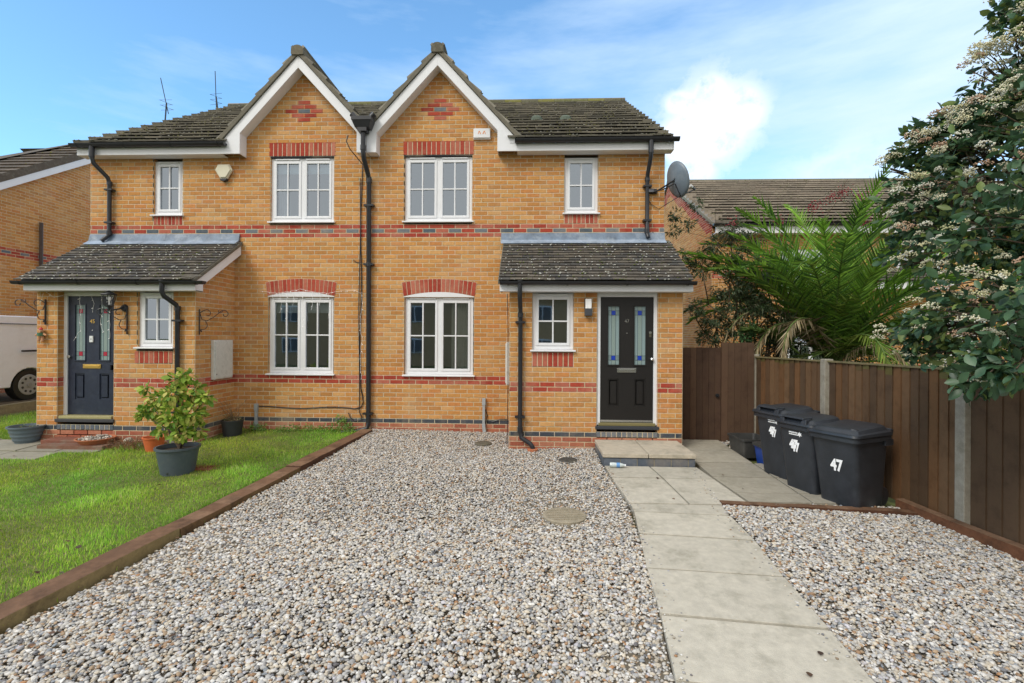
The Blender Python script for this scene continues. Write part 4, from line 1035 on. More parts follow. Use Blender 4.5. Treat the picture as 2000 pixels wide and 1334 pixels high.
# ------------------------------------------------------------------ fence, gate
FC = [(.175, .102, .055), (.135, .080, .045), (.205, .122, .066), (.105, .066, .040), (.175, .092, .044)]
fp = [(3.60, -.32), (3.86, -1.83), (4.10, -3.62), (4.36, -5.45), (4.62, -7.3)]
fence = thing('garden_fence', 'brown close board fence between concrete posts behind the wheelie bins', 'fence', (3.9, -3, gz(-3)))
for i, (x, y) in enumerate(fp):
    b = MB(); t_z = [1.40, 1.385, 1.385, 1.385, 1.385][i]
    b.box(x - .055, x + .055, y - .055, y + .055, gz(y) - .2, t_z); pc = b.build('post', CONC, fence, bevel=.008, smooth=False)
for i in range(4):
    (xa, ya), (xb, yb) = fp[i], fp[i + 1]
    d = Vector((xb - xa, yb - ya, 0)); ln = d.length; d.normalize(); n = Vector((-d.y, d.x, 0))
    if n.x > 0: n = -n
    a = Vector((xa, ya, 0)) + d * .055; ln -= .11
    b = MB(); bw = .125 if i < 2 else .15; k = int(ln / (bw - .02)); st = ln / k
    for j in range(k):
        p0 = a + d * (j * st); p1 = a + d * ((j + 1) * st + .012); zt_ = 1.345 + random.uniform(-.004, .004)
        zb = gz(p0.y) + .01
        tk0, tk1 = .022, .006
        L8 = []
        for z in (zb, zt_):
            L8 += [p0 + Vector((0, 0, z)), p1 + Vector((0, 0, z)), p0 + n * tk1 + Vector((0, 0, z)), p1 + n * tk0 + Vector((0, 0, z))]
        b.hexa(L8, pick(FC))
        if random.random() < .5:
            hh_ = random.uniform(.02, .10); q4 = [v - n * -.0012 for v in L8[4:]]; b.hexa([v - Vector((0, 0, hh_)) + n * .0012 for v in L8[4:]] + [v + n * .0012 - Vector((0, 0, .0015)) for v in L8[4:]], random.choice([(.13, .11, .04), (.12, .085, .04), (.15, .13, .05)]))
    for z in (.2, .75, 1.2):
        q0, q1 = a - n * .05 + Vector((0, 0, z)), a - n * .05 + d * ln + Vector((0, 0, z))
        b.hexa([q0, q1, q0 + n * .045, q1 + n * .045] + [v + Vector((0, 0, .06)) for v in (q0, q1, q0 + n * .045, q1 + n * .045)], FC[1])
    q0, q1 = a - n * .02 + Vector((0, 0, 1.346)), a - n * .02 + d * ln + Vector((0, 0, 1.346))
    b.hexa([q0, q1, q0 + n * .055, q1 + n * .055] + [v + Vector((0, 0, .02)) for v in (q0, q1, q0 + n * .055, q1 + n * .055)], (.20, .17, .09))
    b.build('panel', WOODF, fence)
FD = [(.105, .064, .042), (.09, .054, .037), (.12, .072, .047), (.08, .049, .034)]
gate = thing('garden_gate', 'dark brown boarded side gate between the porch wall and the fence', 'gate', (2.7, -.36, gz(-.36)))
b = MB(); x = 2.262
while x < 3.03:
    b.box(x, x + .094, -.385 + random.uniform(0, .004), -.36, -.005 + gz(-.36), 1.50 + random.uniform(-.003, .003), pick(FD)); x += .0975
b.build('gate_leaf', WOODF, gate)
b = MB(); b.tube([(2.98, -.388, .73), (2.98, -.41, .73)], .03, 12); b.tube([(2.98, -.41, .73), (2.98, -.44, .73)], .012, 8); b.build('latch', BLKPL, gate)
b = MB(); b.box(2.262, 3.0, -.355, -.315, .2, .28); b.box(2.262, 3.0, -.355, -.315, 1.2, 1.28); b.build('gate_frame', WOODF, gate)
sp = thing('fence_panel', 'dark taller boards beside the gate, left of the first concrete post', 'fence panel', (3.3, -.36, 0))
b = MB(); x = 3.045
while x < 3.50:
    b.box(x, x + .10, -.40 + random.uniform(0, .005), -.36, gz(-.36), 1.585 + random.uniform(-.004, .004), pick(FD)); x += .1035
b.build('boards', WOODF, sp)
b = MB(); b.box(3.046, 3.50, -.355, -.31, .3, .38, FD[0]); b.box(3.046, 3.50, -.355, -.31, 1.25, 1.33, FD[0]); b.build('rail', WOODF, sp)

# ------------------------------------------------------------------ door step, bins, boxes
st = thing('door_step', 'raised two slab step on blue bricks under the black front door', 'step', (1.55, -1.5, gz(-1.5)))
b = MB(); zt_ = .115
for (a, c) in ((.94, 1.535), (1.545, 2.16)):
    b.hexa([(a, -1.90, zt_ - .055), (c, -1.90, zt_ - .055), (a, PY - .012, zt_ - .05), (c, PY - .012, zt_ - .05), (a, -1.90, zt_), (c, -1.90, zt_), (a, PY - .012, zt_ + .005), (c, PY - .012, zt_ + .005)], pick([(.50, .44, .345)]))
b.build('slab', SLAB, st, bevel=.006)
b = MB(); x = .955
while x < 2.14:
    x2 = min(x + .21, 2.145); b.box(x, x2, -1.885, -1.8, -.09, .052, pick([(.13, .15, .18), (.10, .12, .15)])); x += .222
b.box(.96, 2.14, -1.878, PY - .02, -.09, .045, (.30, .27, .19)); y = -1.87
while y < -1.1: b.box(.948, .958, y, y + .2, -.09, .05, pick([(.12, .14, .16)])); y += .215
b.build('brick_base', BRICK, st)

def rrect(cx, cy, wx, wy, r, n=5):
    pts = []
    for sx, sy, a0 in ((1, 1, 0), (-1, 1, 90), (-1, -1, 180), (1, -1, 270)):
        for k in range(n + 1):
            a = R(a0 + 90 * k / n); pts.append((cx + sx * (wx / 2 - r) + r * math.cos(a), cy + sy * (wy / 2 - r) + r * math.sin(a)))
    return pts
def loft(mb, rings, c=(1, 1, 1), caps=(True, True)):
    """rings: list of (points2d, z)"""
    idx = []
    for pts, z in rings:
        idx.append(len(mb.v)); mb.v += [(p[0], p[1], z if not callable(z) else z(p)) for p in pts]
    n = len(rings[0][0])
    for i0, i1 in zip(idx, idx[1:]):
        for q in range(n): mb.f.append((i0 + q, i0 + (q + 1) % n, i1 + (q + 1) % n, i1 + q)); mb.c.append(c)
    if caps[0]: mb.f.append(tuple(range(idx[0] + n - 1, idx[0] - 1, -1))); mb.c.append(c)
    if caps[1]: mb.f.append(tuple(range(idx[-1], idx[-1] + n))); mb.c.append(c)
def make_bin(loc, rot, H, dx, dy, label, number, logo, grip=True, num_pos=(0, .60), num_size=.13, slip=False):
    """wheelie bin; local frame: front faces -X, hinge at +X"""
    root = thing('wheelie_bin', label, 'wheelie bin', (0, 0, 0), 'black wheelie bins in a row by the fence')
    b = MB()
    rg = []
    for k in range(7):
        t = k / 6; wx, wy = dx * (.76 + .20 * t), dy * (.80 + .16 * t)
        rg.append((rrect(.04 * (1 - t), 0, wx, wy, .055), .02 + (H - .11) * t))
    loft(b, rg, caps=(True, False)); 
    body = b.build('body', BINM, root, smooth=True, sharp=35)
    b = MB(); z = H - .10
    loft(b, [(rrect(0, 0, dx * .97, dy * .97, .05), z - .05), (rrect(0, 0, dx * 1.06, dy * 1.06, .06), z - .045), (rrect(0, 0, dx * 1.06, dy * 1.06, .06), z), (rrect(0, 0, dx * .99, dy * .99, .05), z + .004)])
    for s in (-1, 1): b.box(dx * .30, dx * .52, s * dy * .50 - .012, s * dy * .50 + .012, z - .10, z - .04)
    b.build('rim', BINM, root, smooth=True, sharp=35)
    b = MB()
    sl = lambda z0_, k: (lambda p: z0_ + k * (p[0] / dx + .5))
    loft(b, [(rrect(-.01, 0, dx * 1.09, dy * 1.09, .06), sl(z + .006, 0)), (rrect(-.01, 0, dx * 1.10, dy * 1.10, .06), sl(z + .012, .0)), (rrect(-.01, 0, dx * 1.08, dy * 1.08, .06), sl(z + .035, .012)),
             (rrect(-.005, 0, dx * .98, dy * .97, .06), sl(z + .040, .02)), (rrect(0, 0, dx * .90, dy * .88, .06), sl(z + .065, .035)), (rrect(.02, 0, dx * .78, dy * .74, .05), sl(z + .072, .04))])
    lid = b.build('lid', BINM, root, smooth=True, sharp=30)
    b = MB()
    if grip:
        for s in (-1, 1):
            b.hexa([(-dx * .56, s * dy * .30 - .04, z + .03), (-dx * .38, s * dy * .30 - .035, z + .04), (-dx * .56, s * dy * .30 + .04, z + .03), (-dx * .38, s * dy * .30 + .035, z + .04),
                    (-dx * .53, s * dy * .30 - .025, z + .085), (-dx * .38, s * dy * .30 - .025, z + .09), (-dx * .53, s * dy * .30 + .025, z + .085), (-dx * .38, s * dy * .30 + .025, z + .09)])
        b.hexa([(-dx * .56, -dy * .30, z + .082), (-dx * .34, -dy * .34, z + .082), (-dx * .56, dy * .30, z + .082), (-dx * .34, dy * .34, z + .082),
                (-dx * .54, -dy * .30, z + .102), (-dx * .30, -dy * .34, z + .110), (-dx * .54, dy * .30, z + .102), (-dx * .30, dy * .34, z + .110)])
    else:
        b.hexa([(-dx * .40, -dy * .42, z + .055), (-dx * .20, -dy * .42, z + .058), (-dx * .42, -dy * .30, z + .055), (-dx * .16, -dy * .30, z + .058),
                (-dx * .36, -dy * .41, z + .078), (-dx * .24, -dy * .41, z + .078), (-dx * .40, -dy * .32, z + .092), (-dx * .12, -dy * .30, z + .085)])
    b.build('lid_grip', BINM, lid, bevel=.006)
    b = MB(); b.tube([(dx * .60, -dy * .44, z + .045), (dx * .60, dy * .44, z + .045)], .016, 10)
    for s in (-.44, -.15, .15, .44): b.hexa([(dx * .44, dy * s - .012, z - .03), (dx * .61, dy * s - .012, z + .02), (dx * .44, dy * s + .012, z - .03), (dx * .61, dy * s + .012, z + .02), (dx * .44, dy * s - .012, z + .035), (dx * .61, dy * s - .012, z + .055), (dx * .44, dy * s + .012, z + .035), (dx * .61, dy * s + .012, z + .055)])
    b.build('handle', BINM, root, smooth=True, sharp=35)
    for s in (-1, 1):
        b = MB(); b.tube([(dx * .44, s * dy * .34 - .02, .10), (dx * .44, s * dy * .34 + .02, .10)], .10, 20); b.build('wheel', BLKPL, root, smooth=True, sharp=30)
    # number stickers and council mark on the front (faces -X)
    def onfront(u, z_, off=.0):
        t = (z_ - .02) / (H - .11); x = .04 * (1 - t) - dx * (.76 + .20 * t) / 2 - .0015 - off
        lean = math.atan2(dx * .10 - .04 * -1 * 0, H)
        return Matrix.Translation((x, u, z_)) @ Matrix.Rotation(R(-90), 4, 'Z') @ Matrix.Rotation(R(90) - .0 + math.atan((dx * .10 + .04) / H) * 1.0, 4, 'X')
    u, z_ = num_pos
    text('number_sticker', number, num_size, onfront(-u, z_, .002), PAINT, root, .0015, sx=.72, bold=.006)
    if slip:
        text('number_sticker', number, num_size, onfront(-u - .022, z_ - .028, .0055), PAINT, root, .0015, sx=.72, bold=.006)
    if logo:
        lm = onfront(-u - .035, z_ + num_size * .78 + .02, .001)
        b = MB()
        for k in range(7): b.prism([(-.085 + k * .016, .004), (-.073 + k * .016, .004), (-.073 + k * .016, .018 + .004 * (k % 2)), (-.085 + k * .016, .018)], lambda p, q, d: tuple(lm @ Vector((p, q, d))), 0, .002)
        for k in range(9): b.prism([(-.085 + k * .0135, -.018), (-.075 + k * .0135, -.018), (-.075 + k * .0135, -.004 - .004 * (k % 2)), (-.085 + k * .0135, -.006)], lambda p, q, d: tuple(lm @ Vector((p, q, d))), 0, .002)
        for k in range(6):
            a = R(90 + k * 60); c_, s_ = math.cos(a), math.sin(a)
            b.prism([(.055, 0), (.055 + .014 * c_ - .008 * s_, .014 * s_ + .008 * c_), (.055 + .032 * c_, .032 * s_), (.055 + .014 * c_ + .008 * s_, .014 * s_ - .008 * c_)], lambda p, q, d: tuple(lm @ Vector((p, q, d))), 0, .0022 + .0001 * k)
        b.build('council_mark', PAINT, root)
    root.location = loc; root.rotation_euler = (0, 0, rot); BASE[root.name] = Vector((0, 0, 0))
    return root
make_bin((3.18, -2.12, gz(-2.2)), R(17), .90, .50, .50, 'black wheelie bin farthest from the path end, beside the blue box, with smudged 47 sticker', '47', True, num_pos=(.03, .60), slip=True)
make_bin((3.21, -2.62, gz(-2.7)), R(21), .88, .48, .48, 'middle wheelie bin with doubled white 47 stickers', '47', True, num_pos=(-.03, .55), num_size=.145, slip=True)
make_bin((3.42, -3.00, gz(-2.9)), R(27), .86, .60, .50, 'largest black wheelie bin nearest the gravel with a clean white 47', '47', False, grip=False, num_pos=(.02, .44), num_size=.17)

def crate(loc, wx, wy, h, m, label, cat, lid=None, rot=0, name='recycling_box'):
    root = thing(name, label, cat, (0, 0, 0)); b = MB()
    loft(b, [(rrect(0, 0, wx * .84, wy * .84, .03), 0.0), (rrect(0, 0, wx * .97, wy * .97, .04), h * .9), (rrect(0, 0, wx * 1.03, wy * 1.03, .04), h * .9), (rrect(0, 0, wx * 1.03, wy * 1.03, .04), h), (rrect(0, 0, wx * .95, wy * .95, .04), h), (rrect(0, 0, wx * .80, wy * .80, .03), .03)], caps=(True, True))
    b.build('body', m, root, smooth=True, sharp=35)
    if lid:
        b = MB(); loft(b, [(rrect(0, 0, wx * 1.07, wy * 1.07, .04), h * .94), (rrect(0, 0, wx * 1.07, wy * 1.07, .04), h + .015), (rrect(0, 0, wx * .9, wy * .9, .04), h + .03)]); b.build('lid', lid, root, smooth=True, sharp=35)
    root.location = loc; root.rotation_euler = (0, 0, rot)
    return root
GBOX = mat('grey_box', (.045, .045, .043), rough=.5, var=.3, nscale=10, dark=(.09, .085, .075), dscale=8, damt=.5)
BBOX = mat('blue_box', (.012, .055, .30), rough=.45, var=.2, nscale=8)
crate((3.17, -1.12, gz(-1.1)), .42, .50, .27, GBOX, 'open dark grey recycling box by the foot of the fence', 'recycling box', rot=R(3))
crate((3.30, -1.68, gz(-1.7)), .44, .44, .27, BBOX, 'blue recycling box with a dark lid behind the first wheelie bin', 'recycling box', lid=GBOX, rot=R(3))
# plastic bottle lying by the step
b = MB(); Mb = Matrix.Translation((1.02, -1.97, gz(-1.97) + .075)) @ Matrix.Rotation(R(90), 4, 'Y') @ Matrix.Rotation(R(8), 4, 'X')
bt = thing('water_bottle', 'clear plastic water bottle with blue label lying on the path', 'bottle', (1.1, -1.97, gz(-1.97)))
def lay(mb, prof, c): 
    tmp = MB(); tmp.lathe(prof, (0, 0, 0), 14, c); i = len(mb.v); mb.v += [tuple(Mb @ Vector(p)) for p in tmp.v]; mb.f += [tuple(i + k for k in f) for f in tmp.f]; mb.c += tmp.c
BOT = mat('clear_plastic', (.55, .62, .62), rough=.12, var=.2, nscale=40, spec=.8)
lay(b, [(.028, 0), (.032, .01), (.032, .07), (.030, .08), (.032, .09), (.032, .13), (.022, .165), (.013, .185), (.013, .195)], (1, 1, 1)); b.build('bottle_body', BOT, bt, smooth=True, sharp=60)
b = MB(); lay(b, [(.0328, .085), (.0328, .128)], (.12, .30, .60)); b.build('bottle_label', PAINT, bt, smooth=True, sharp=50)
b = MB(); lay(b, [(.015, .187), (.015, .205)], (.80, .82, .85)); b.build('bottle_cap', PAINT, bt)
# covers in the gravel
def cover(x, y, r, h, c, label):
    b = MB(); b.lathe([(r, -.02), (r, h), (r * .93, h + .006), (.0, h + .008)], (x, y, gz(y) + .0), 26, c)
    for k in range(7):
        yy = (k - 3) * r * .22; hw_ = math.sqrt(max(r * r * .7 - yy * yy, 0)); b.box(x - hw_, x + hw_, y + yy - .008, y + yy + .008, gz(y) + h + .006, gz(y) + h + .014, c)
    tag(b.build('manhole_cover', CONC, base=(x, y, gz(y))), label, 'manhole cover')
cover(.33, -3.50, .22, .020, (.98, .93, .84), 'round sand coloured concrete manhole cover in the middle of the gravel')
cover(.50, -1.66, .13, .040, (.22, .22, .24), 'small dark drain cover in the gravel left of the door step')
cover(-.76, -.78, .13, .026, (.42, .40, .36), 'grey drain cover in the gravel below the grey cable pipe')
b = MB(); b.lathe([(.075, 0), (.08, .05), (.065, .055)], (.01, -1.14, -.06), 18); tag(b.build('drain_collar', TERRA, base=(.01, -1.14, -.05)), 'small terracotta drain collar around the foot of the porch downpipe', 'drain collar')

# ------------------------------------------------------------------ things fixed to the walls
def cable_duct(x, z1, lean, label):
    b = MB(); b.box(x - .03, x + .03, -.06, -.01, z1 - .12, z1); b.box(x - .022, x + .022, -.055, -.01, .14, z1 - .12)
    b.hexa([(x - .028 + lean, -.07, -.02), (x + .028 + lean, -.07, -.02), (x - .028 + lean, -.01, -.02), (x + .028 + lean, -.01, -.02), (x - .032, -.06, .16), (x + .026, -.06, .16), (x - .032, -.01, .16), (x + .026, -.01, .16)])
    tag(b.build('cable_duct', mat('grey_plastic', (.38, .41, .42), rough=.55, var=.15), base=(x, -.03, 0), bevel=.003), label, 'cable duct')
cable_duct(-4.83, .46, .0, 'grey plastic cable duct on the left house wall above the lawn')
cable_duct(-.83, .60, .02, 'grey plastic cable duct on the right house wall above the gravel')
b = MB(); xx = -2.99
pts = [(xx - .12, -.33, 5.02), (xx - .15, -.33, 4.92), (xx - .10, -.30, 4.80), (xx + .02, -.02, 4.64)] + [(xx + .012 * math.sin(z * 3.1), -.018, z) for z in np.linspace(4.5, .75, 30)] + [(xx + .04, -.018, .62), (xx + .05, -.018, .50), (xx + .02, -.018, .42), (xx - .1, -.018, .39)] + [(x, -.018, .40 + .015 * math.sin(x * 5)) for x in np.linspace(xx - .2, -4.79, 14)]
b.tube(pts, .0085, 6)
b.tube([(xx - .02 + .010 * math.sin(z * 2.2), -.026, z) for z in np.linspace(4.4, .34, 30)] + [(xx + .03, -.026, .25), (xx + .02, -.03, .20), (xx - .1, -.03, .19), (xx - .17, -.03, .24), (xx - .20, -.03, .32)], .008, 6)
b.tube([(xx, -.02, 2.93), (xx - .08, -.02, 2.94), (xx - .14, -.025, 2.98)], .006, 6)
tag(b.build('black_cable', BLKPL, base=(xx, 0, 0)), 'black cables running down beside the central downpipe and across to the grey duct', 'cable')
b = MB(); b.tube([(-.80, -.02, .40), (-.77, -.02, .30), (-.79, -.03, .20), (-.70, -.02, .19), (-.55, -.02, .24), (-.43, -.02, .24)], .006, 6)
tag(b.build('black_cable', BLKPL, base=(-.6, 0, .2)), 'short black cable looping from the right grey duct to the porch corner', 'cable')
b = MB(); b.tube([(-.385, -1.03, 2.30), (-.372, -1.028, 1.8), (-.368, -1.026, .9), (-.375, -1.028, .05)], .006, 6); tag(b.build('black_cable', BLKPL, base=(-.37, -1, 0)), 'thin dark cable clipped down the left edge of the right porch', 'cable')
# alarm boxes
b = MB(); ax, az = -5.425, 4.53
sh = [(-.105, .12), (.105, .12), (.155, .02), (.06, -.13), (-.06, -.13), (-.155, .02)]
ab = thing('alarm_box', 'cream shield shaped alarm box under the eaves of the left house', 'alarm box', (ax, -.02, az))
b.prism([(p * .88, q * .9) for p, q in sh], lambda p, q, d: (ax + p, -d, az + q), .006, .03); b.prism([(p, q) for p, q in sh], lambda p, q, d: (ax + p, -d, az + q), .03, .065)
b.prism([(p * .86, q * .88) for p, q in sh], lambda p, q, d: (ax + p, -d, az + q), .0651, .085); b.build('cover', mat('cream_plastic', (.72, .68, .52), rough=.35, var=.05), ab, bevel=.008)
b = MB(); b.prism([(-.065, -.131), (.065, -.131), (.05, -.165), (0, -.18), (-.05, -.165)], lambda p, q, d: (ax + p, -d, az + q), .01, .075); b.build('strobe', BLKPL, ab, bevel=.006)
ab = thing('alarm_box', 'white oblong alarm box beside the right gable window', 'alarm box', (-.885, -.02, 5.14))
b = MB(); b.box(-1.035, -.745, -.07, -.01, 5.06, 5.225); b.box(-1.04, -.74, -.045, -.008, 5.045, 5.07); b.build('cover', UPVC, ab, bevel=.012)
b = MB()
for s, c in ((-1, (.75, .32, .16)), (1, (.75, .32, .16))):
    xc = -.89 + s * .042
    b.prism([(-.032, -.026), (-.012, -.026), (.0, .01), (.006, .01), (.012, -.026), (.026, -.026), (.012, .028), (-.008, .028)], lambda p, q, d: (xc + p * s, -d, 5.15 + q), .0705, .072, c)
b.build('logo', PAINT, ab)
# meter boxes on the porch side walls
mbx = thing('meter_box', 'white weathered meter box on the brick side wall of the left porch', 'meter box', (-5.2, -.5, 1.25))
b = MB(); b.box(-5.246, -5.19, -.64, -.14, .925, 1.575); b.build('cabinet', CREAM, mbx, bevel=.006)
b = MB(); b.box(-5.1895, -5.178, -.62, -.16, .945, 1.545); b.box(-5.1775, -5.174, -.60, -.58, 1.0, 1.02, (.1, .1, .1)); b.build('door', CREAM, mbx, bevel=.004)
mbx = thing('meter_box', 'narrow white edge of the meter box beside the right porch', 'meter box', (-.4, -.5, 1.25))
b = MB(); b.box(-.415, -.352, -.72, -.22, .90, 1.57); b.build('cabinet', CREAM, mbx, bevel=.006)
b = MB(); b.box(-.427, -.4155, -.70, -.24, .92, 1.55); b.build('door', CREAM, mbx, bevel=.004)
# wall lamps
wl = thing('wall_lamp', 'modern up and down wall lamp with white lens beside the black door', 'wall lamp', (.83, PY - .03, 2.1))
b = MB(); b.box(.775, .885, PY - .09, PY - .008, 1.975, 2.08); b.box(.775, .885, PY - .03, PY - .008, 2.08, 2.235); b.build('housing', mat('dark_metal', (.06, .065, .075), rough=.4, var=.1), wl, bevel=.006)
b = MB(); b.box(.785, .875, PY - .088, PY - .031, 2.081, 2.228); b.build('lens', PAINT, wl, bevel=.008)
wl = thing('wall_lamp', 'black carriage lantern on a curved arm beside the navy door', 'wall lamp', (-6.4, PY - .03, 2.1))
b = MB(); lx, lz, ly = -6.50, 2.20, PY - .16
for z, r_ in ((lz + .0, .03),): pass
b.lathe([(.0, .13), (.02, .12), (.105, .075), (.11, .065), (.10, .06)], (lx, ly, lz), 6); b.lathe([(.02, -.13), (.05, -.12), (.055, -.105), (.02, -.10)], (lx, ly, lz), 6); b.tube([(lx, ly, lz - .19), (lx, ly, lz - .12)], [.008, .02], 8)
for k in range(6):
    a = k * math.pi / 3; b.tube([(lx + .052 * math.cos(a), ly + .052 * math.sin(a), lz - .11), (lx + .092 * math.cos(a), ly + .092 * math.sin(a), lz + .066)], .005, 5)
b.tube([(lx, ly, lz - .13), (lx + .03, ly + .02, lz - .17), (lx + .09, ly + .08, lz - .15), (lx + .12, ly + .14, lz - .10)], .012, 8)
b.tube([(lx + .12, PY - .035, lz - .13), (lx + .12, PY - .008, lz - .13)], [.045, .06], 14)
b.build('lantern_frame', BLKPL, wl, smooth=True, sharp=35)
b = MB(); b.lathe([(.012, -.09), (.014, -.03), (.03, .0), (.028, .03), (.0, .045)], (lx, ly, lz), 12); b.build('bulb', FROST, wl, smooth=True)
# scroll brackets for hanging baskets
def bracket(loc, ang, label):
    b = MB()
    def sp(cx, cz, r0, a0, a1, n=16, sh=.75): return [(cx + r0 * (1 - sh * k / n) * math.cos(a0 + (a1 - a0) * k / n), 0, cz + r0 * (1 - sh * k / n) * math.sin(a0 + (a1 - a0) * k / n)) for k in range(n + 1)]
    b.box(-.006, .006, -.014, .014, -.20, .20)
    b.tube([(0, 0, .14), (-.05, 0, .18)] + sp(-.10, .13, .07, 1.2, 5.2)[1:], .006, 6)
    b.tube([(0, 0, .15), (-.03, 0, .04), (-.10, 0, .02), (-.20, 0, .09), (-.30, 0, .19)] + sp(-.34, .13, .065, 1.2, 6.4)[1:], .0065, 6)
    b.tube([(-.08, 0, .02)] + sp(-.03, -.06, .08, 2.2, 5.0, sh=.3)[1:] + sp(-.035, -.13, .03, 4.6, 8.6)[1:], .006, 6)
    b.tube(sp(-.27, .18, .04, 3.0, 7.5), .005, 6)
    M = Matrix.Translation(loc) @ Matrix.Rotation(ang, 4, 'Z')
    b.v = [tuple(M @ Vector(p)) for p in b.v]
    tag(b.build('hanging_bracket', BLKPL, base=loc, smooth=True, sharp=35), label, 'bracket', 'scrolled iron basket brackets')
bracket((-7.66, PY - .022, 2.00), R(18), 'black scrolled basket bracket on the pier left of the navy door')
bracket((-6.33, PY - .022, 1.86), R(22), 'black scrolled basket bracket between the navy door and the small window')
bracket((-5.235, -.93, 1.86), R(215), 'black scrolled bracket on the side of the left porch near its downpipe')
# hanging ornament
orn = thing('hanging_ornament', 'small straw teddy bear with red hat hanging under the left bracket', 'ornament', (-7.72, PY - .05, 1.65))
b = MB(); ox, oy, oz = -7.70, PY - .05, 1.64
b.blob((ox, oy, oz), .045, (.55, .28, .15), 1.1, .06); b.blob((ox, oy, oz + .06), .036, (.55, .30, .17), 1, .06)
for s in (-1, 1): b.tube([(ox + s * .03, oy, oz + .02), (ox + s * .085, oy, oz - .005)], [.018, .016], 8, (.55, .28, .15)); b.tube([(ox + s * .02, oy, oz - .03), (ox + s * .035, oy - .01, oz - .10)], [.02, .018], 8, (.5, .26, .14))
b.build('toy_body', mat('fabric', rough=.95, var=.3, nscale=60), orn, smooth=True)
b = MB(); b.tube([(ox, oy, oz + .085), (ox, oy, oz + .12)], [.035, .008], 10, (.5, .04, .04)); b.tube([(ox, oy, oz + .12), (ox, oy + .02, oz + .17), (ox + .02, oy + .03, oz + .20)], .002, 4, (.4, .1, .08)); b.build('toy_hat', PAINT, orn, smooth=True, sharp=40)
b = MB(); b.tube([(ox, oy, oz + .035), (ox, oy, oz - .015)], [.047, .05], 10, (.04, .13, .06)); b.build('toy_jumper', PAINT, orn, smooth=True, sharp=40)
# strings of small lights (off) on the left house
def lights(pathlist, label, base):
    root = thing('string_lights', label, 'string lights', base); wr = MB(); bl = MB()
    for pts in pathlist:
        q = []
        for a, b_ in zip(pts, pts[1:]):
            a, b_ = Vector(a), Vector(b_); n = max(1, int((b_ - a).length / .06))
            for k in range(n): q.append(a.lerp(b_, k / n) + Vector((random.uniform(-.01, .01), 0, random.uniform(-.01, .006))))
        q.append(Vector(pts[-1])); wr.tube(q, .0022, 4)
        for k, p in enumerate(q):
            if k % 2: dd = Vector((random.uniform(-.03, .03), -.008, -.015)); bl.tube([p, p + dd], [.003, .0048], 6)
    wr.build('wire', PAINT, root); bl.build('bulbs', PAINT, root)
yd = PY + .05
lights([[(-7.62, yd - .1, 2.31), (-7.50, yd - .09, 2.24), (-7.35, yd, 2.30), (-7.0, yd, 2.27), (-6.6, yd, 2.30), (-6.57, yd - .08, 2.2)],
        [(-7.18, yd, 2.29), (-7.15, yd, 2.05), (-7.17, yd, 1.9), (-7.15, yd, 1.72), (-7.22, yd, 1.62), (-7.27, yd, 1.55)], [(-6.98, yd, 2.28), (-6.93, yd, 2.14), (-6.96, yd, 2.0)],
        [(-6.80, yd, 2.28), (-6.81, yd, 1.95), (-6.83, yd, 1.82), (-6.80, yd, 1.72), (-6.77, yd, 1.70)], [(-6.74, yd, 2.29), (-6.70, yd, 2.18)], [(-6.585, yd - .08, 2.2), (-6.60, yd - .08, 1.95), (-6.60, yd - .08, 1.6)],
        [(-7.66, yd - .1, 2.3), (-7.70, yd - .09, 2.2), (-7.75, yd - .09, 2.12)]], 'white string lights hanging over the navy front door', (-7, yd, 2.3))
yw = -.035
wx = -4.635
lights([[(wx - .15, yw + .02, 2.44), (wx + .1, yw, 2.40), (wx + .4, yw, 2.43), (wx + .58, yw, 2.47), (wx + .8, yw, 2.42), (wx + 1.1, yw, 2.40), (wx + 1.30, yw + .02, 2.44), (wx + 1.55, yw + .02, 2.45), (-2.99, -.03, 2.40)],
        *[[(wx + x, yw, 2.40), (wx + x + .02, yw, 2.40 - l * .5), (wx + x - .005, yw, 2.40 - l)] for x, l in ((.08, .2), (.22, .35), (.33, .50), (.45, .22), (.62, .65), (.78, .3), (.92, .22), (1.08, .45))],
        [(-2.975 + .012 * math.sin(z * 9), -.04, z) for z in np.linspace(2.42, .92, 26)]], 'white icicle lights around the ground floor window of the left house', (wx + .5, yw, 2.4))
lights([[(-5.70, PY + .10, 2.25), (-5.69, PY + .10, 2.0), (-5.73, PY + .10, 1.82), (-5.72, PY + .10, 1.74)], [(-6.1, PY + .1, 2.22), (-5.9, PY + .1, 2.26), (-5.75, PY + .1, 2.22)]], 'white string lights inside the small window of the left porch', (-5.7, PY + .1, 2.1))

# satellite dish
dish = thing('satellite_dish', 'grey mesh satellite dish on the top right corner of the house', 'satellite dish', (2.2, -.05, 4.1))
b = MB(); dc = Vector((2.37, -.28, 4.255)); dn = Vector((.42, -.52, .22)).normalized()   # the bowl opens away to the right
dn = Vector((.86, .40, .28)).normalized()
ux = dn.cross(Vector((0, 0, 1))).normalized(); uz = ux.cross(dn)
rings = []
for k in range(7):
    t = k / 6; rr = .27 * t; dd = .07 * (t * t - 1); rings.append(len(b.v))
    for q in range(28):
        a = 2 * math.pi * q / 28; b.v.append(tuple(dc + ux * (rr * .92 * math.cos(a)) + uz * (rr * 1.08 * math.sin(a)) + dn * dd))
for i0, i1 in zip(rings, rings[1:]):
    for q in range(28): b.f.append((i0 + q, i0 + (q + 1) % 28, i1 + (q + 1) % 28, i1 + q)); b.c.append((1, 1, 1))
o = b.build('reflector', mat('dish_grey', (.17, .21, .25), rough=.4, var=.2, nscale=6, dark=(.28, .31, .33), dscale=5, damt=.4), dish, smooth=True)
md = o.modifiers.new('t', 'SOLIDIFY'); md.thickness = .006
b = MB(); bk = dc - dn * .08
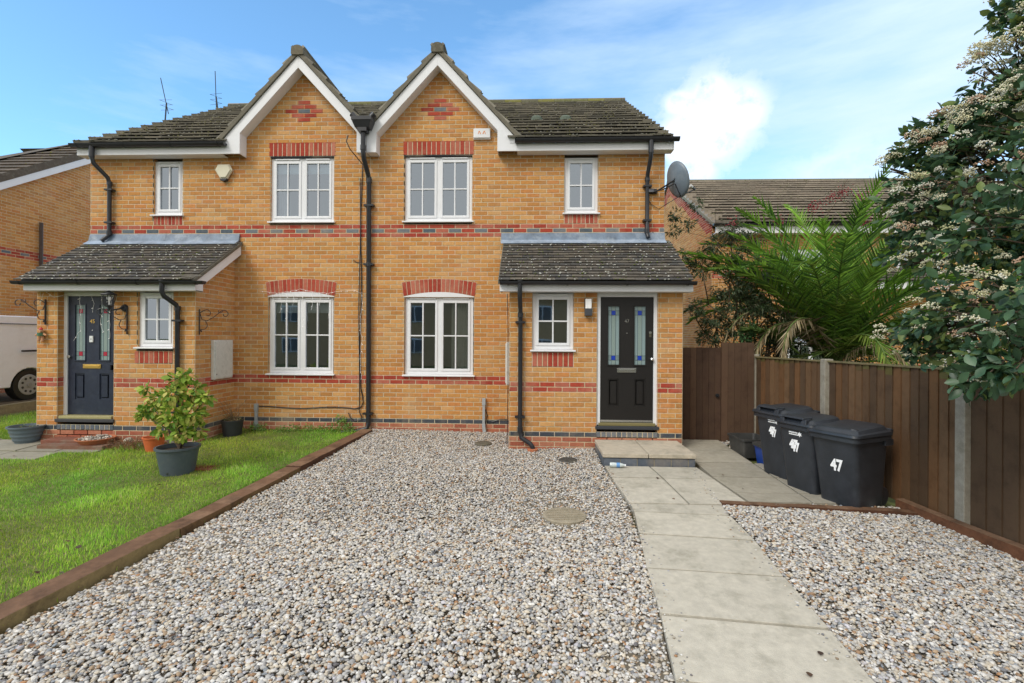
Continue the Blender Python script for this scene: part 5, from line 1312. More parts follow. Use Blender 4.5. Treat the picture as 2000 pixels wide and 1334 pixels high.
b.tube([(1.99, -.02, 4.14), (2.06, -.06, 4.12), (2.15, -.14, 4.16), tuple(bk)], .014, 8); b.box(1.93, 2.09, -.03, -.007, 4.10, 4.18); b.tube([(1.98, -.05, 4.11), (2.14, -.16, 4.12), tuple(bk - Vector((0, 0, .06)))], .009, 6)
b.box(1.94, 2.02, -.09, -.03, 4.11, 4.15, (5, 5, 5))
b.build('mount', BLKPL, dish)
b = MB(); foot = dc - uz * .26 + dn * 0; tip = dc + dn * .30 - uz * .22
b.tube([tuple(bk - uz * .06), tuple(foot - dn * .03), tuple(foot), tuple(tip)], .009, 8); b.build('arm', BLKPL, dish)
b = MB(); b.tube([tuple(tip), tuple(tip + uz * .05 - dn * .04)], .022, 10, (.08, .09, .1)); b.tube([tuple(tip + uz * .04 - dn * .03), tuple(tip + uz * .08 - dn * .08)], [.02, .03], 12, (.75, .75, .73)); b.build('receiver', PAINT, dish, smooth=True, sharp=35)
b = MB(); b.tube([tuple(foot), (2.25, -.2, 3.90), (2.12, -.05, 3.83), (2.0, -.02, 3.92), (1.97, -.02, 3.97)], .006, 6); b.tube([(2.02, -.02, 3.45), (2.12, -.02, 3.36), (2.22, -.03, 3.27)], .005, 6); b.build('cable', BLKPL, dish)
# aerials behind the ridge
def aerial(p0, lean, label, n=5):
    a = thing('tv_aerial', label, 'aerial', p0, 'television aerials on the ridge'); p0 = Vector(p0); b = MB(); top = p0 + Vector((lean[0], 0, lean[1]))
    b.tube([p0 - Vector((0, 0, .9)), top], .018, 6); b.build('mast', BLKPL, a)
    b = MB(); m_ = top - Vector((0, .0, .06)); d = Vector(lean[2]).normalized(); s = Vector(lean[3]).normalized()
    b.tube([m_ - d * .25, m_ + d * .75], .010, 6)
    for k in range(n): c = m_ + d * (-.14 + .07 * k); q_ = Vector((s.x, s.y, (-1) ** k * .25)).normalized(); b.tube([c - q_ * .15, c + q_ * .15], .004, 4)
    b.build('boom', BLKPL, a); return a
aerial((-10.0, 4.4, 7.45), (.10, .48, (-.22, 0, .95), (1, .6, 0)), 'thin upright aerial leaning left above the left end of the roof')
aerial((-8.35, 4.4, 7.72), (-.18, .35, (-.04, 0, 1), (1, .3, .1)), 'thin aerial on a bent mast just left of the left gable')
for p, s_ in (((-9.98, 4.4, 7.60), 1), ):
    pass

# ------------------------------------------------------------------ plants
LV = np.array([(0, 0, 0), (.30, .22, .05), (.46, .5, .07), (.30, .80, .03), (0, 1.0, -.06), (-.30, .80, .03), (-.46, .5, .07), (-.30, .22, .05), (0, .33, 0), (0, .68, -.01)])
LF = [(0, 1, 2, 8), (8, 2, 3, 9), (9, 3, 4), (0, 8, 6, 7), (8, 9, 5, 6), (9, 4, 5)]
LEAF_V = LV * np.array([.95, 1, 1]); NARROW_V = LV * np.array([.5, 1, 1])
def unit(a): return a / (np.linalg.norm(a, axis=1)[:, None] + 1e-9)
def leaf_cloud(name, centres, radii, counts, size, pal, m, parent, shell=.55, droop=.35, TV=LEAF_V, up=.5, sq=.85, base=(0, 0, 0), clump=0, vary=.15, carve=0):
    """leaves spread over ellipsoid clumps, pointing outward and a little down"""
    Ps, Ds = [], []
    for c, r, n in zip(centres, radii, counts):
        d = unit(rng.normal(size=(n, 3))); rr = shell + (1 - shell) * rng.uniform(0, 1, n) ** .6
        if clump:
            k = unit(rng.normal(size=(clump, 3))); a = rng.integers(0, clump, n); d = unit(k[a] + rng.normal(0, .22, (n, 3)))
            rr = rr * (.85 + .3 * rng.uniform(0, 1, clump))[a]
        p = np.array(c) + d * (rr * r)[:, None] * np.array([1, 1, sq]); Ps.append(p); Ds.append(d)
    P, Dn = np.concatenate(Ps), np.concatenate(Ds)
    if carve:
        q = P * carve; f = np.sin(q[:, 0] + 1.7 * np.sin(q[:, 1])) + np.sin(1.3 * q[:, 1] + 1.5 * np.sin(q[:, 2])) + np.sin(1.1 * q[:, 2] + 1.6 * np.sin(q[:, 0] + 2))
        P, Dn = P[f > -.75], Dn[f > -.75]
    n = len(P)
    yd_ = unit(Dn + rng.normal(0, .55, (n, 3)) + np.array([0, 0, -droop])); zd_ = unit(np.array([0, 0, up]) + Dn * .6 + rng.normal(0, .45, (n, 3)))
    sc = rng.uniform(size[0], size[1], n)[:, None] * np.array([[.62, 1, 1]]) * rng.uniform(.85, 1.1, (n, 3))
    pal = np.array(pal); cols = pal[rng.integers(0, len(pal), n)] * rng.uniform(1 - vary, 1 + vary, (n, 1))
    return scatter(name, TV, LF, P, frame_from(yd_, zd_), sc, cols, m, parent, base, smooth=True)
def branch(mb, a, b, r0, r1, n=7, wob=.05, c=(1, 1, 1)):
    a, b = Vector(a), Vector(b); pts = []
    for k in range(n + 1):
        t = k / n; p = a.lerp(b, t) + Vector((random.uniform(-1, 1), random.uniform(-1, 1), random.uniform(-.5, .5))) * wob * (b - a).length * (1 if 0 < k < n else 0) * .5
        p.z += .12 * (b - a).length * math.sin(math.pi * t) * .5; pts.append(p)
    mb.tube(pts, [r0 + (r1 - r0) * k / n for k in range(n + 1)], 7, c)
    return pts

# flowering evergreen overhanging the fence at the right
vib = thing('flowering_shrub', 'tall dark green evergreen with cream flower clusters overhanging the fence at the right', 'shrub', (5.0, -4.6, gz(-4.6)))
VC = []   # (pixel x, pixel y, depth Y, radius)
for px, py, Y, r in ((1775, 345, -3.5, .24), (1815, 300, -3.6, .26), (1865, 270, -3.8, .28), (1800, 400, -3.6, .34), (1910, 240, -4.0, .28), (1935, 185, -4.1, .24), (1960, 140, -4.1, .26), (1985, 90, -4.2, .24), (1990, 40, -4.2, .22), (2040, 10, -4.3, .35),
                     (1870, 370, -3.9, .42), (1950, 320, -4.3, .42), (1790, 455, -3.7, .28), (1850, 470, -3.9, .36), (1920, 480, -4.2, .42), (2010, 430, -4.6, .45), (1760, 500, -3.5, .18), (1960, 250, -4.2, .34), (1740, 330, -3.4, .12), (1795, 262, -3.5, .12), (1862, 222, -3.8, .12), (1925, 130, -4.0, .12),
                     (1815, 640, -4.0, .24), (1770, 645, -3.8, .17), (1870, 620, -4.3, .30), (1940, 610, -4.7, .33), (2020, 620, -4.9, .40), (1905, 690, -4.6, .18), (1965, 700, -4.9, .20), (1735, 655, -3.7, .10), (1790, 690, -3.9, .12), (1850, 690, -4.2, .14), (1900, 750, -4.5, .10),
                     (2020, 250, -4.4, .45), (2090, 350, -4.2, .6), (2110, 560, -4.2, .55), (2100, 150, -4.0, .55), (1850, 335, -3.4, .30), (1900, 560, -4.1, .26), (1990, 520, -4.5, .34)):
    VC.append((np.array(W(px, py, Y)), r))
cs = [c for c, r in VC]; rs_ = [r for c, r in VC]
mb = MB(); trunk_top = Vector((5.0, -4.5, 1.6))
for k in range(4): branch(mb, (5.0 + random.uniform(-.15, .15), -4.6 + random.uniform(-.15, .15), gz(-4.6) - .05), trunk_top + Vector((random.uniform(-.3, .3), random.uniform(-.3, .3), random.uniform(-.4, .3))), .06, .04)
for c, r in VC:
    p = branch(mb, trunk_top + Vector((random.uniform(-.2, .2), random.uniform(-.2, .2), random.uniform(-.3, .2))), tuple(c), .028, .010)
    for _ in range(7): d = Vector(rng.normal(size=3)).normalized() * r * .9; branch(mb, p[-2], tuple(Vector(c) + d), .008, .003, 4)
mb.build('trunk', BARK, vib, smooth=True)
VP = [(.048, .105, .046), (.064, .135, .060), (.034, .072, .034), (.085, .165, .078), (.052, .12, .064), (.17, .23, .06), (.14, .19, .05), (.07, .13, .05)]
leaf_cloud('crown', cs, rs_, [int(1900 * r ** 1.6) + 55 for r in rs_], (.045, .115), VP, LEAF, vib, shell=.12, clump=15, sq=.95, vary=.4, carve=6.5)
# cream flower heads, each a flat dome of tiny florets
heads, sizes_ = [], []
for c, r in VC:
    n = int(28 * (r / .4) ** 1.6) if c[2] > 2.7 else int(10 * (r / .35) ** 1.5)
    for _ in range(n * 2):
        d = rng.normal(size=3); d[1] -= .6; d[2] += .45; d /= np.linalg.norm(d)
        if math.sin(9 * (c[0] + d[0] * r) + 3) + math.sin(11 * (c[2] + d[2] * r)) < -.35: continue
        heads.append(c + d * r * rng.uniform(1.0, 1.18) * np.array([1, 1, .9])); sizes_.append(rng.uniform(.045, .085))
heads = np.array(heads); sizes_ = np.array(sizes_); nf = 42
off = unit(rng.normal(size=(len(heads), nf, 3)).reshape(-1, 3)).reshape(len(heads), nf, 3); off[:, :, 2] = np.abs(off[:, :, 2]) * .7
fpz = (heads[:, None, :] + off * (sizes_[:, None, None] * (rng.uniform(.3, 1, (len(heads), nf, 1)) ** .5))).reshape(-1, 3)
n = len(fpz); OV = np.array([(1, 0, 0), (0, 1, 0), (-1, 0, 0), (0, -1, 0), (0, 0, .7), (0, 0, -.7)], float); OF = [(0, 1, 4), (1, 2, 4), (2, 3, 4), (3, 0, 4), (1, 0, 5), (2, 1, 5), (3, 2, 5), (0, 3, 5)]
fp_ = np.array([(.88, .83, .60), (.84, .78, .48), (.88, .85, .70), (.64, .42, .28), (.60, .60, .32)])
hc = rng.choice(5, len(heads), p=[.36, .24, .22, .10, .08]); fc = np.repeat(fp_[hc], nf, 0) * rng.uniform(.75, 1.1, (n, 1)); 
scatter('blossom', OV, OF, fpz, rotmats(n, rng), np.repeat(rng.uniform(.0055, .0105, n)[:, None], 3, 1), fc, FLOWER, vib)
# a few long near twigs with large leaves
mb = MB(); tips = []
for px, py, Y in ((1960, 640, -5.1), (1990, 560, -5.2), (1930, 730, -5.0), (1985, 720, -5.1), (1890, 470, -4.6), (1980, 360, -5.0), (1850, 560, -4.4), (1925, 420, -4.7), (1995, 290, -5.0), (1890, 745, -4.8)):
    q = W(px, py, Y); branch(mb, (4.3, -4.9, 2.1), tuple(q), .010, .004, 6); tips.append(np.array(q))
mb.build('twigs', BARK, vib, smooth=True)
leaf_cloud('leaves', tips, [.11] * len(tips), [22] * len(tips), (.085, .12), VP[:4], LEAF, vib, shell=.3, clump=0)

# palm behind the fence
palm = thing('palm_tree', 'bushy green palm with arching fronds behind the fence', 'palm tree', (5.35, .55, 0))
pcx = Vector((5.35, .55, 1.15))
mb = MB(); mb.lathe([(.24, -.05), (.27, .3), (.25, .7), (.30, 1.0), (.20, 1.25)], (5.35, .55, 0), 14)
for k in range(90):
    a = random.uniform(0, 6.28); z = random.uniform(.1, 1.15); mb.hexa([Vector((5.35 + math.cos(a + s * .12) * rr, .55 + math.sin(a + s * .12) * rr, z + zz)) for zz in (0, .12) for rr in (.24, .36 + zz * .5) for s in (-1, 1)], (1.4, 1.2, 1))
mb.build('trunk', BARK, palm)
BLV = np.array([(-.5, 0, 0), (.5, 0, 0), (0, 0, -.5), (-.42, .45, .0), (.42, .45, 0), (0, .45, -.45), (0, 1, -.10)])
BLF = [(0, 2, 5, 3), (2, 1, 4, 5), (3, 5, 6), (5, 4, 6)]
def frond(root, az, el, ln, curve, pal, m=LEAFM, leaflen=.52, nl_=50, spread=1.0, lastdroop=.3, origin=None):
    o = Vector(origin) if origin is not None else pcx; h = Vector((math.cos(az), math.sin(az), 0)); pts = []; p = o.copy(); e = el
    seg = 16
    for k in range(seg + 1):
        pts.append(p.copy()); p = p + (h * math.cos(e) + Vector((0, 0, 1)) * math.sin(e)) * (ln / seg); e -= curve / seg * (.4 + 1.6 * k / seg)
    mb = MB(); mb.tube(pts, [.020 * (1 - .85 * k / seg) + .002 for k in range(seg + 1)], 5, (.20, .30, .09) if pal[0][1] > .1 else (.35, .28, .15))
    r = mb.build('frond', m, root)
    P, Y, Z, Sz, C = [], [], [], [], []
    for i in range(nl_):
        t = .16 + .84 * i / nl_; f = t * seg; k = min(int(f), seg - 1); q = pts[k].lerp(pts[k + 1], f - k)
        d = (pts[k + 1] - pts[k]).normalized(); side = d.cross(Vector((0, 0, 1)))
        side = side.normalized() if side.length > .01 else Vector((1, 0, 0)); nrm = side.cross(d).normalized()
        L_ = leaflen * (math.sin(math.pi * min(1, .12 + t * .86)) ** .6) * random.uniform(.85, 1.1)
        for s in (-1, 1):
            yd = (side * s * (1.0 - .45 * t) * spread + d * (.55 + .7 * t) + nrm * random.uniform(-.1, .55) + Vector((0, 0, -lastdroop * random.uniform(.2, 1)))).normalized()
            P.append(q); Y.append(yd); Z.append(nrm + side * s * .3); Sz.append((.027 * random.uniform(.7, 1.2), L_ * random.uniform(.8, 1.1), .040)); kk = random.uniform(.55, 1.45); C.append(tuple(x * kk for x in random.choice(pal)))
    o2 = scatter('leaflets', BLV, BLF, np.array([tuple(v) for v in P]), frame_from(np.array([tuple(v) for v in Y]), np.array([tuple(v) for v in Z])), np.array(Sz), np.array(C), m, r)
    return r
PG = [(.14, .28, .045), (.18, .35, .05), (.25, .43, .06), (.09, .20, .04)]; PY_ = [(.20, .30, .05), (.26, .34, .07), (.14, .26, .04)]; PD = [(.44, .36, .22), (.36, .28, .16), (.50, .43, .28)]
def ok_az(az, el): return not (math.cos(az) < -.3 and el < R(48))
for i in range(34):
    az = i * 2.399963 + random.uniform(-.2, .2); t = i / 34
    el = R(86 - 48 * t + random.uniform(-5, 5))
    if not ok_az(az, el): el = R(58)
    frond(palm, az, el, random.uniform(2.9, 3.6), R(45 + 35 * t) * random.uniform(.8, 1.3), PG if i % 5 else PG[2:] + PY_[:1])
for az, el, ln in ((R(185), R(56), 3.6), (R(205), R(62), 3.4), (R(268), R(84), 3.7), (R(262), R(62), 2.7), (R(300), R(66), 2.9), (R(340), R(45), 3.2), (R(352), R(62), 3.4), (R(235), R(70), 3.1), (R(170), R(54), 3.7), (R(320), R(30), 3.0), (R(335), R(14), 3.3), (R(90), R(84), 3.9), (R(195), R(74), 3.5), (R(0), R(74), 3.6), (R(2), R(50), 3.4)):
    frond(palm, az, el, ln, R(50), [PG[2], PG[1], (.27, .50, .06)])
for az, el, ln, cv in ((R(190), R(64), 3.2, R(165)), (R(215), R(66), 2.6, R(175)), (R(288), R(48), 2.0, R(165)), (R(200), R(60), 2.6, R(165))): frond(palm, az, el, ln, cv, PD, nl_=40, leaflen=.40, lastdroop=1.6)
for az, el, ln, cv in ((R(268), R(56), 2.1, R(160)), (R(292), R(42), 1.9, R(155)), (R(250), R(65), 1.9, R(60)), (R(310), R(55), 2.0, R(70))): frond(palm, az, el, ln, cv, PY_, nl_=34, leaflen=.45, lastdroop=.8)
for px, py, az, el, ln in ((1760, 690, R(180), R(8), 2.2), (1900, 720, R(175), R(4), 2.0), (1560, 690, R(200), R(35), 1.3), (1700, 660, R(20), R(30), 2.0), (1790, 690, R(10), R(10), 2.2)):
    frond(palm, az, el, ln, R(40), [(.20, .30, .10), (.30, .36, .14), (.14, .24, .06)], origin=tuple(W(px, py, .35 if px < 1850 else -.2)), leaflen=.42, nl_=44)
# loose climber and dark shrub between the gate and the palm
clm = thing('climbing_shrub', 'straggly dark leaved climber between the side gate and the palm', 'shrub', (4.0, .6, 0))
mb = MB(); cc = []
for px, py, Y, r in ((1520, 520, .9, .38), (1560, 590, 1.0, .4), (1470, 470, .8, .26), (1400, 640, .4, .3), (1440, 590, .5, .38), (1480, 560, .7, .38), (1420, 520, .6, .32), (1500, 640, .8, .42), (1540, 660, 1.0, .4), (1450, 560, .8, .3), (1370, 520, .5, .26), (1400, 480, .6, .28), (1430, 450, .7, .25), (1360, 600, .4, .20), (1395, 620, .3, .24), (1425, 560, .5, .30), (1380, 660, .2, .16), (1440, 640, .3, .26), (1470, 600, .4, .34), (1460, 500, .6, .32), (1480, 670, .3, .24), (1500, 545, .5, .35), (1520, 640, .3, .3)):
    c = W(px, py, Y); cc.append((np.array(c), r)); p = branch(mb, (3.9 + random.uniform(-.2, .4), .6, 0), tuple(c), .022, .008, 8, .12)
    for _ in range(9): d = Vector(rng.normal(size=3)).normalized() * r * 1.1; branch(mb, tuple(c), tuple(Vector(c) + d), .005, .002, 3)
for px, py, Y in ((1315, 450, .3), (1345, 440, .4), (1330, 500, .2), (1318, 420, .3), (1360, 400, .5)):
    c = W(px, py, Y); branch(mb, tuple(cc[0][0]), tuple(c), .005, .002, 6, .15); cc.append((np.array(c), .13))
mb.build('stems', BARK, clm, smooth=True)
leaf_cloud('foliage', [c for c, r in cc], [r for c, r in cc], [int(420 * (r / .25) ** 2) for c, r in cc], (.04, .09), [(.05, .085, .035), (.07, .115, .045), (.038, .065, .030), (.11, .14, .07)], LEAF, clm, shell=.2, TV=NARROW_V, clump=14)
gs = thing('small_shrub', 'light green leafy sprig behind the first concrete fence post', 'shrub', (3.75, .1, 0))
q = W(1455, 655, .1); mb = MB(); branch(mb, (3.85, .25, 0), tuple(q), .01, .004); mb.build('stems', BARK, gs)
leaf_cloud('foliage', [np.array(q), np.array(W(1468, 640, .15)), np.array(W(1445, 680, .05))], [.14, .12, .10], [110, 80, 60], (.05, .085), [(.07, .17, .06), (.09, .20, .07)], LEAF, gs, shell=.2, TV=NARROW_V)
rb = thing('berry_climber', 'wispy climber with dark red berries draped over the top of the palm', 'climber', (5.4, 1.2, 0))
mb = MB(); bc = []
path = [W(x, y, .9) for x, y in ((1720, 700), (1690, 560), (1660, 480), (1625, 430), (1590, 420), (1560, 450))]; mb.tube(path, .006, 5)
path2 = [W(x, y, .9) for x, y in ((1600, 440), (1630, 400), (1645, 370), (1655, 350))]; mb.tube(path2, .005, 5)
path3 = [W(x, y, 1.0) for x, y in ((1640, 520), (1700, 460), (1720, 440), (1690, 400), (1665, 380))]; mb.tube(path3, .006, 5)
path4 = [W(x, y, .7) for x, y in ((1460, 600), (1430, 500), (1420, 450), (1470, 425), (1520, 430))]; mb.tube(path4, .006, 5)
mb.build('stems', BARK, rb, smooth=True)
for x, y, Y in ((1585, 405, .9), (1600, 400, .85), (1625, 385, .9), (1640, 380, .9), (1680, 385, 1), (1690, 400, 1), (1690, 430, 1), (1430, 435, .7), (1520, 430, .7), (1650, 375, .9)): bc.append(np.array(W(x, y, Y)))
pb = np.repeat(np.array(bc), 40, 0) + rng.normal(0, .05, (40 * len(bc), 3)); n = len(pb)
scatter('berries', ICO_V, ICO_F, pb, rotmats(n, rng), np.full((n, 3), 1.) * rng.uniform(.008, .014, (n, 1)), np.array([(.34, .04, .05)]) * rng.uniform(.6, 1.2, (n, 1)), PAINT, rb, smooth=True)
leaf_cloud('foliage', bc + [np.array(p) for p in path3 + path4], [.20] * (len(bc) + 9 + 1), [34] * (len(bc) + 10), (.03, .055), [(.16, .17, .12), (.10, .13, .07), (.22, .20, .15)], LEAF, rb, shell=.1, TV=NARROW_V)
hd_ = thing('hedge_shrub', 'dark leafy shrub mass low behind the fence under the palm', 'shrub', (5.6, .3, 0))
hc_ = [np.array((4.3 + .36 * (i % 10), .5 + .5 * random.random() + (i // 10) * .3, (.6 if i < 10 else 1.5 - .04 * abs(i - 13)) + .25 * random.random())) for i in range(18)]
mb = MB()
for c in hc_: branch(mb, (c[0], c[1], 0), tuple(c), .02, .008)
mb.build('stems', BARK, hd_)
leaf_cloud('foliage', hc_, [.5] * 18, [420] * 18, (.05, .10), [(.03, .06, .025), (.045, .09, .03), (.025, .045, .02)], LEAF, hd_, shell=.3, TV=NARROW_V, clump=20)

# pots
def pot(name, label, cat, loc, r0, r1, h, m, rim=.015, ribs=0, soil=(.06, .045, .03), c=(1, 1, 1)):
    root = thing(name, label, cat, loc); b = MB(); prof = [(r0 * .9, 0), (r0, .005)]
    nn = 14
    for k in range(nn + 1):
        t = k / nn; rr = r0 + (r1 - r0) * (t ** .8 if ribs else t)
        if ribs: rr += .006 * math.cos(t * ribs * 2 * math.pi)
        prof.append((rr, h * (.02 + .90 * t)))
    prof += [(r1 + rim, h * .925), (r1 + rim, h), (r1 - .006, h), (r1 - .014, h * .86)]
    b.lathe(prof, loc, 36, c); b.f.pop(-2); b.c.pop(-2)   # keep the base, open the top
    b.build('pot', m, root, smooth=True, sharp=40)
    b = MB(); b.lathe([(r1 - .015, h * .84), (r1 * .5, h * .87), (0.001, h * .88)], loc, 20, soil); b.build('soil', mat('compost', rough=1, var=.5, nscale=50, bump=1, bscale=80), root)
    return root
pl = (-4.50, -2.38, gz(-2.38)); pr_ = pot('potted_shrub', 'yellow green leafy shrub in a large dark grey pot on the lawn', 'potted plant', pl, .185, .235, .345, GPOT, rim=.018)
mb = MB(); tips = []; o = Vector(pl) + Vector((.03, 0, .30))
for px, py, dY, r in ((350, 740, 0, .10), (375, 765, .05, .12), (335, 770, -.1, .12), (285, 758, 0, .05), (300, 800, .1, .11), (340, 810, -.15, .15), (375, 810, -.05, .14), (400, 775, .0, .07), (310, 780, -.05, .10), (355, 845, -.15, .10), (325, 835, .1, .12), (385, 840, 0, .10), (280, 805, .05, .07), (365, 735, .05, .07)):
    c = W(px, py, pl[1] + dY); branch(mb, tuple(o), tuple(c), .010, .004, 6, .08); tips.append((np.array(c), r))
mb.build('stems', BARK, pr_, smooth=True)
leaf_cloud('foliage', [c for c, r in tips], [r for c, r in tips], [int(75 * (r / .11) ** 1.6) for c, r in tips], (.06, .115), [(.34, .46, .06), (.26, .40, .05), (.46, .50, .10), (.52, .47, .13), (.18, .31, .04), (.13, .25, .035)], LEAFM, pr_, shell=.25)
b = MB(); b.box(-4.46, -4.12, -2.32, -2.08, gz(-2.2), gz(-2.2) + .02, (.30, .10, .05)); tag(b.build('paving_tile', TERRA, base=(-4.3, -2.2, -.1)), 'red tile lying on the lawn under the big grey pot', 'tile')
p1 = pot('bowl_planter', 'wide blue grey ribbed bowl planter beside the left porch pier', 'planter', (-7.86, -1.12, gz(-1.12)), .13, .22, .28, GPOT, ribs=4, c=(1.5, 1.6, 1.55))
leaf_cloud('foliage', [np.array((-7.86, -1.12, .19))], [.16], [120], (.02, .04), [(.15, .22, .08), (.25, .28, .15)], LEAF, p1, shell=.1, sq=.25)
p2 = pot('terracotta_bowl', 'shallow terracotta bowl filled with shells in front of the left porch', 'planter', (-6.60, -1.28, gz(-1.28)), .13, .235, .15, TERRA)
n = 130; a = rng.uniform(0, 6.28, n); r_ = .20 * np.sqrt(rng.uniform(0, 1, n))
scatter('shells', ICO_V, ICO_F, np.stack([-6.60 + r_ * np.cos(a), -1.28 + r_ * np.sin(a), gz(-1.28) + .135 + rng.uniform(0, .025, n)], 1), rotmats(n, rng), np.stack([rng.uniform(.012, .026, n), rng.uniform(.008, .018, n), rng.uniform(.004, .01, n)], 1), np.array([(.62, .56, .48)]) * rng.uniform(.35, 1.2, (n, 1)), PAINT, p2, smooth=False)
p3 = pot('flower_pot', 'small black pot of dry twigs against the left house wall', 'flower pot', (-4.99, -.46, gz(-.46)), .135, .165, .27, mat('black_pot', (.028, .032, .036), rough=.5, var=.2), rim=.008)
mb = MB()
for _ in range(34): e = Vector((-4.99 + random.gauss(0, .16), -.46 + random.gauss(0, .12), .28 + random.uniform(.05, .36))); branch(mb, (-4.99 + random.gauss(0, .05), -.46, .22), tuple(e), .0035, .0015, 4, .1, (2.6, 2.2, 1.8))
mb.build('twigs', BARK, p3)
leaf_cloud('foliage', [np.array((-4.99, -.46, .27))], [.16], [260], (.015, .04), [(.16, .24, .06), (.28, .30, .14), (.30, .24, .14)], LEAF, p3, shell=.1, sq=.4, TV=NARROW_V)
p4 = pot('flower_pot', 'small orange terracotta pot half hidden behind the potted shrub', 'flower pot', (-5.55, -1.45, gz(-1.45)), .10, .14, .22, mat('orange_pot', (.62, .14, .04), rough=.7, var=.15), rim=.01)
# scraggly dead plants at the porch, weeds at the wall
dp = thing('dead_plants', 'tangle of brown dead bedding plants between the terracotta bowl and the porch', 'plants', (-5.95, -1.28, -.05))
mb = MB()
for _ in range(260):
    x = random.uniform(-6.45, -5.45); y = -1.12 - random.random() * .35; z = gz(y); hh = random.uniform(.04, .20) * (1 - abs(x + 5.95) * .6)
    branch(mb, (x, y, z), (x + random.gauss(0, .07), y + random.gauss(0, .06), z + hh), .0035, .0015, 3, .2, random.choice([(2.4, 1.5, 1.1), (1.6, 1.0, .8), (3, 2.3, 1.8)]))
mb.build('stems', BARK, dp)
leaf_cloud('foliage', [np.array((x, -1.28, .0)) for x in (-6.2, -5.9, -5.7, -5.45)], [.18] * 4, [330] * 4, (.012, .035), [(.16, .20, .06), (.20, .13, .08), (.26, .2, .12), (.10, .13, .05), (.30, .27, .2)], LEAF, dp, shell=.1, sq=.6, TV=NARROW_V)
b = MB(); b.blob((-6.22, -1.12, .02), .07, (.62, .58, .48), .75, .08); b.blob((-5.42, -1.25, .06), .08, (.60, .56, .48), 1.5, .1)
tag(b.build('garden_stone', mat('stone', rough=.9, var=.25, nscale=20, bump=.4), base=(-6.0, -1.2, 0), smooth=True), 'pale garden stones among the dead plants at the porch', 'stone')
wd = thing('weeds', 'leafy green weeds growing against the wall by the central downpipe', 'weeds', (-3.4, -.15, 0))
cw = [np.array((x, -.16 + random.uniform(-.05, .05), z)) for x, z in ((-3.22, .14), (-3.12, .07), (-3.40, .07), (-3.6, .05), (-3.85, .05), (-4.1, .06), (-4.3, .05), (-4.65, .06), (-3.28, .22), (-4.8, .05))]
leaf_cloud('foliage', cw, [.11] * len(cw), [120] * len(cw), (.022, .045), [(.16, .30, .06), (.12, .24, .05), (.22, .36, .08)], LEAFM, wd, shell=.1, sq=.7)
mb = MB()
for c in cw: branch(mb, (c[0], c[1], 0), tuple(c + np.array((0, 0, .06))), .003, .0015, 3, .1, (1.5, 3, .8))
mb.build('stems', BARK, wd)
# fallen leaves on lawn, path and gravel
n = 130; x = rng.uniform(-9, 3, n); y = rng.uniform(-5.8, -1.9, n); k = (x < 0) | (rng.uniform(0, 1, n) < .6); x, y = x[k], y[k]; n = len(x)
yd3 = unit(np.stack([rng.normal(size=n), rng.normal(size=n), rng.normal(0, .2, n)], 1)); zd3 = unit(np.stack([rng.normal(0, .3, n), rng.normal(0, .3, n), np.ones(n)], 1))
tag(scatter('fallen_leaves', LEAF_V, LF, np.stack([x, y, SL * y + .048], 1), frame_from(yd3, zd3), np.stack([rng.uniform(.025, .05, n)] * 3, 1), np.array([(.13, .075, .045)]) * rng.uniform(.5, 1.8, (n, 1)), LEAF), kind='stuff', label='scattered brown fallen leaves')

# ------------------------------------------------------------------ van on the neighbour's drive
van = thing('panel_van', 'white panel van parked on the drive, cut off by the porch at the left edge', 'van', (-12.0, .6, .24))
VW = mat('van_paint', (.86, .90, 1.0), rough=.28, var=.03, coat=.6, dark=(.5, .5, .5), dscale=3, damt=.15)
vx, vz, y0v, y1v = -11.02, .22, -1.9, 2.62     # side plane facing us, ground, nose, tail
b = MB()
prof = [(y0v, .50), (y0v - .02, .80), (y0v + .15, 1.02), (y0v + .95, 1.16), (y0v + 1.55, 1.72), (y0v + 1.9, 1.82), (y1v - .15, 1.84), (y1v, 1.75), (y1v + .03, 1.0), (y1v + .02, .42)]
wheel_y, wr = (y0v + .85, y1v - .72), .37
low_ = []
for wy in sorted(wheel_y, reverse=True):
    low_ += [(wy + wr * 1.08 * math.cos(t), .30 + wr * 1.08 * math.sin(t)) for t in np.linspace(0, math.pi, 12)]
poly = prof + [(y1v - .2, .30)] + low_ + [(y0v + .25, .28)]
def vside(p, q, d):
    q2 = q; tuck = .13 * max(0, (q - 1.0) / .84) ** 1.6 + .05 * max(0, (.5 - q))
    return (vx - d + (-tuck if d < .9 else tuck), p, vz + q)
n_ = len(poly); 
layers = [(0.0,), (1.78,)]
i0 = len(b.v); b.v += [vside(p, q, 0) for p, q in poly]; b.v += [vside(p, q, 1.78) for p, q in poly]
for k in range(n_): b.f.append((i0 + k, i0 + n_ + k, i0 + n_ + (k + 1) % n_, i0 + (k + 1) % n_)); b.c.append((1, 1, 1))
b.f.append(tuple(range(i0, i0 + n_))); b.c.append((1, 1, 1)); b.f.append(tuple(range(i0 + n_, i0 + 2 * n_))[::-1]); b.c.append((1, 1, 1))
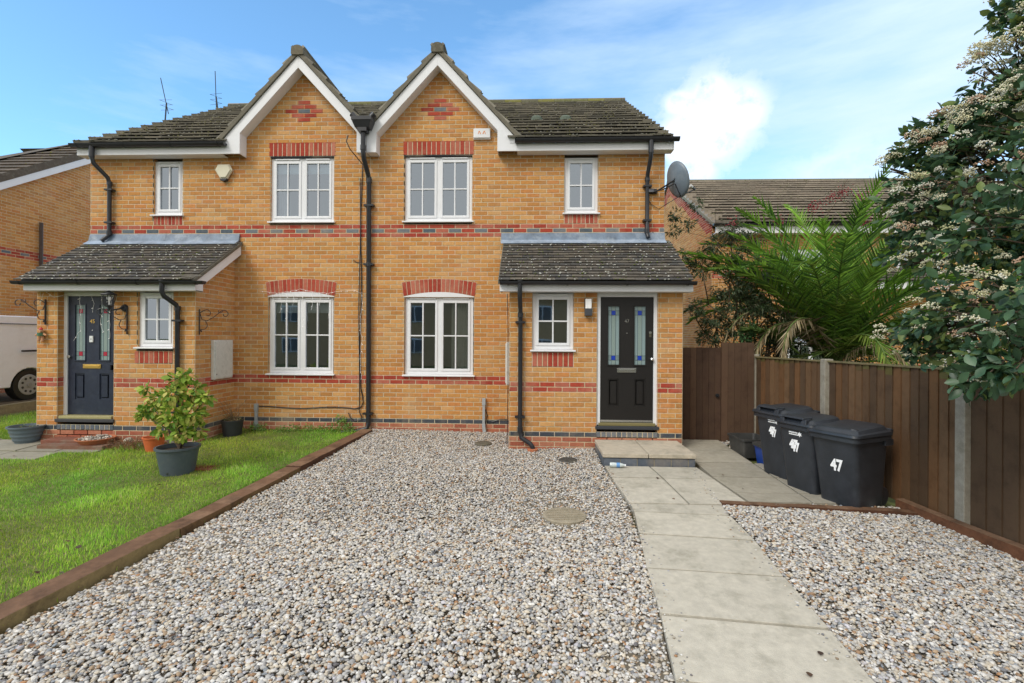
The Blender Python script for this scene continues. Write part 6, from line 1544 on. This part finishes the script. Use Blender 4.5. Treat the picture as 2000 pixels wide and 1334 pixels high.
b.build('body', VW, van, smooth=True, sharp=35, bevel=.02)
for wy in wheel_y:
    for xx in (vx - .14, vx - 1.66):
        w2 = MB(); w2.tube([(xx - .10, wy, vz + .33), (xx + .10, wy, vz + .33)], .33, 28, (.6, .6, .6)); wo = w2.build('wheel', BLKPL, van, smooth=True, sharp=35)
        w3 = MB(); w3.tube([(xx + .101, wy, vz + .33), (xx + .112, wy, vz + .33)], [.225, .21], 28, (.36, .37, .38))
        for k in range(9):
            a = k * 2 * math.pi / 9; w3.tube([(xx + .1125, wy + .15 * math.cos(a), vz + .33 + .15 * math.sin(a)), (xx + .115, wy + .15 * math.cos(a), vz + .33 + .15 * math.sin(a))], .028, 8, (.03, .03, .03))
        w3.tube([(xx + .112, wy, vz + .33), (xx + .13, wy, vz + .33)], .05, 12, (.3, .3, .3)); w3.build('hubcap', PAINT, wo, smooth=True, sharp=30)
b = MB(); b.box(vx + .004, vx + .022, y1v - .92, y1v - .12, vz + 1.055, vz + 1.095); b.build('sliding_door_rail', BLKPL, van)
b = MB()
for (pa, pb) in (((y1v - 1.62, 1.72), (y1v - 1.50, 1.05)), ((y1v - 1.50, 1.05), (y1v - 1.55, .42)), ((y0v + 1.9, 1.6), (y0v + 1.95, .42))):
    A3, B3 = vside(pa[0], pa[1], -.002), vside(pb[0], pb[1], -.002); b.tube([A3, B3], .005, 5)
b.tube([vside(y0v + 2, 1.66, -.003), vside(y1v - .05, 1.66, -.003)], .008, 5); b.build('panel_gap', BLKPL, van)
b = MB(); b.prism([(y0v + 1.2, .44), (y1v - 1.75, .44), (y1v - 1.68, .50), (y1v - 1.95, .66), (y0v + 1.2, .60)], lambda p, q, d: (vx + d, p, vz + q), -.04, .018); b.build('side_moulding', BLKPL, van)
b = MB(); b.prism([(y0v + .98, 1.17), (y0v + 1.9, 1.17), (y0v + 1.9, 1.68), (y0v + 1.62, 1.68)], lambda p, q, d: (vx - .045 - .03 * (q > 1.3) + d, p, vz + q), 0, .03); b.build('side_window', BLKPL, van)
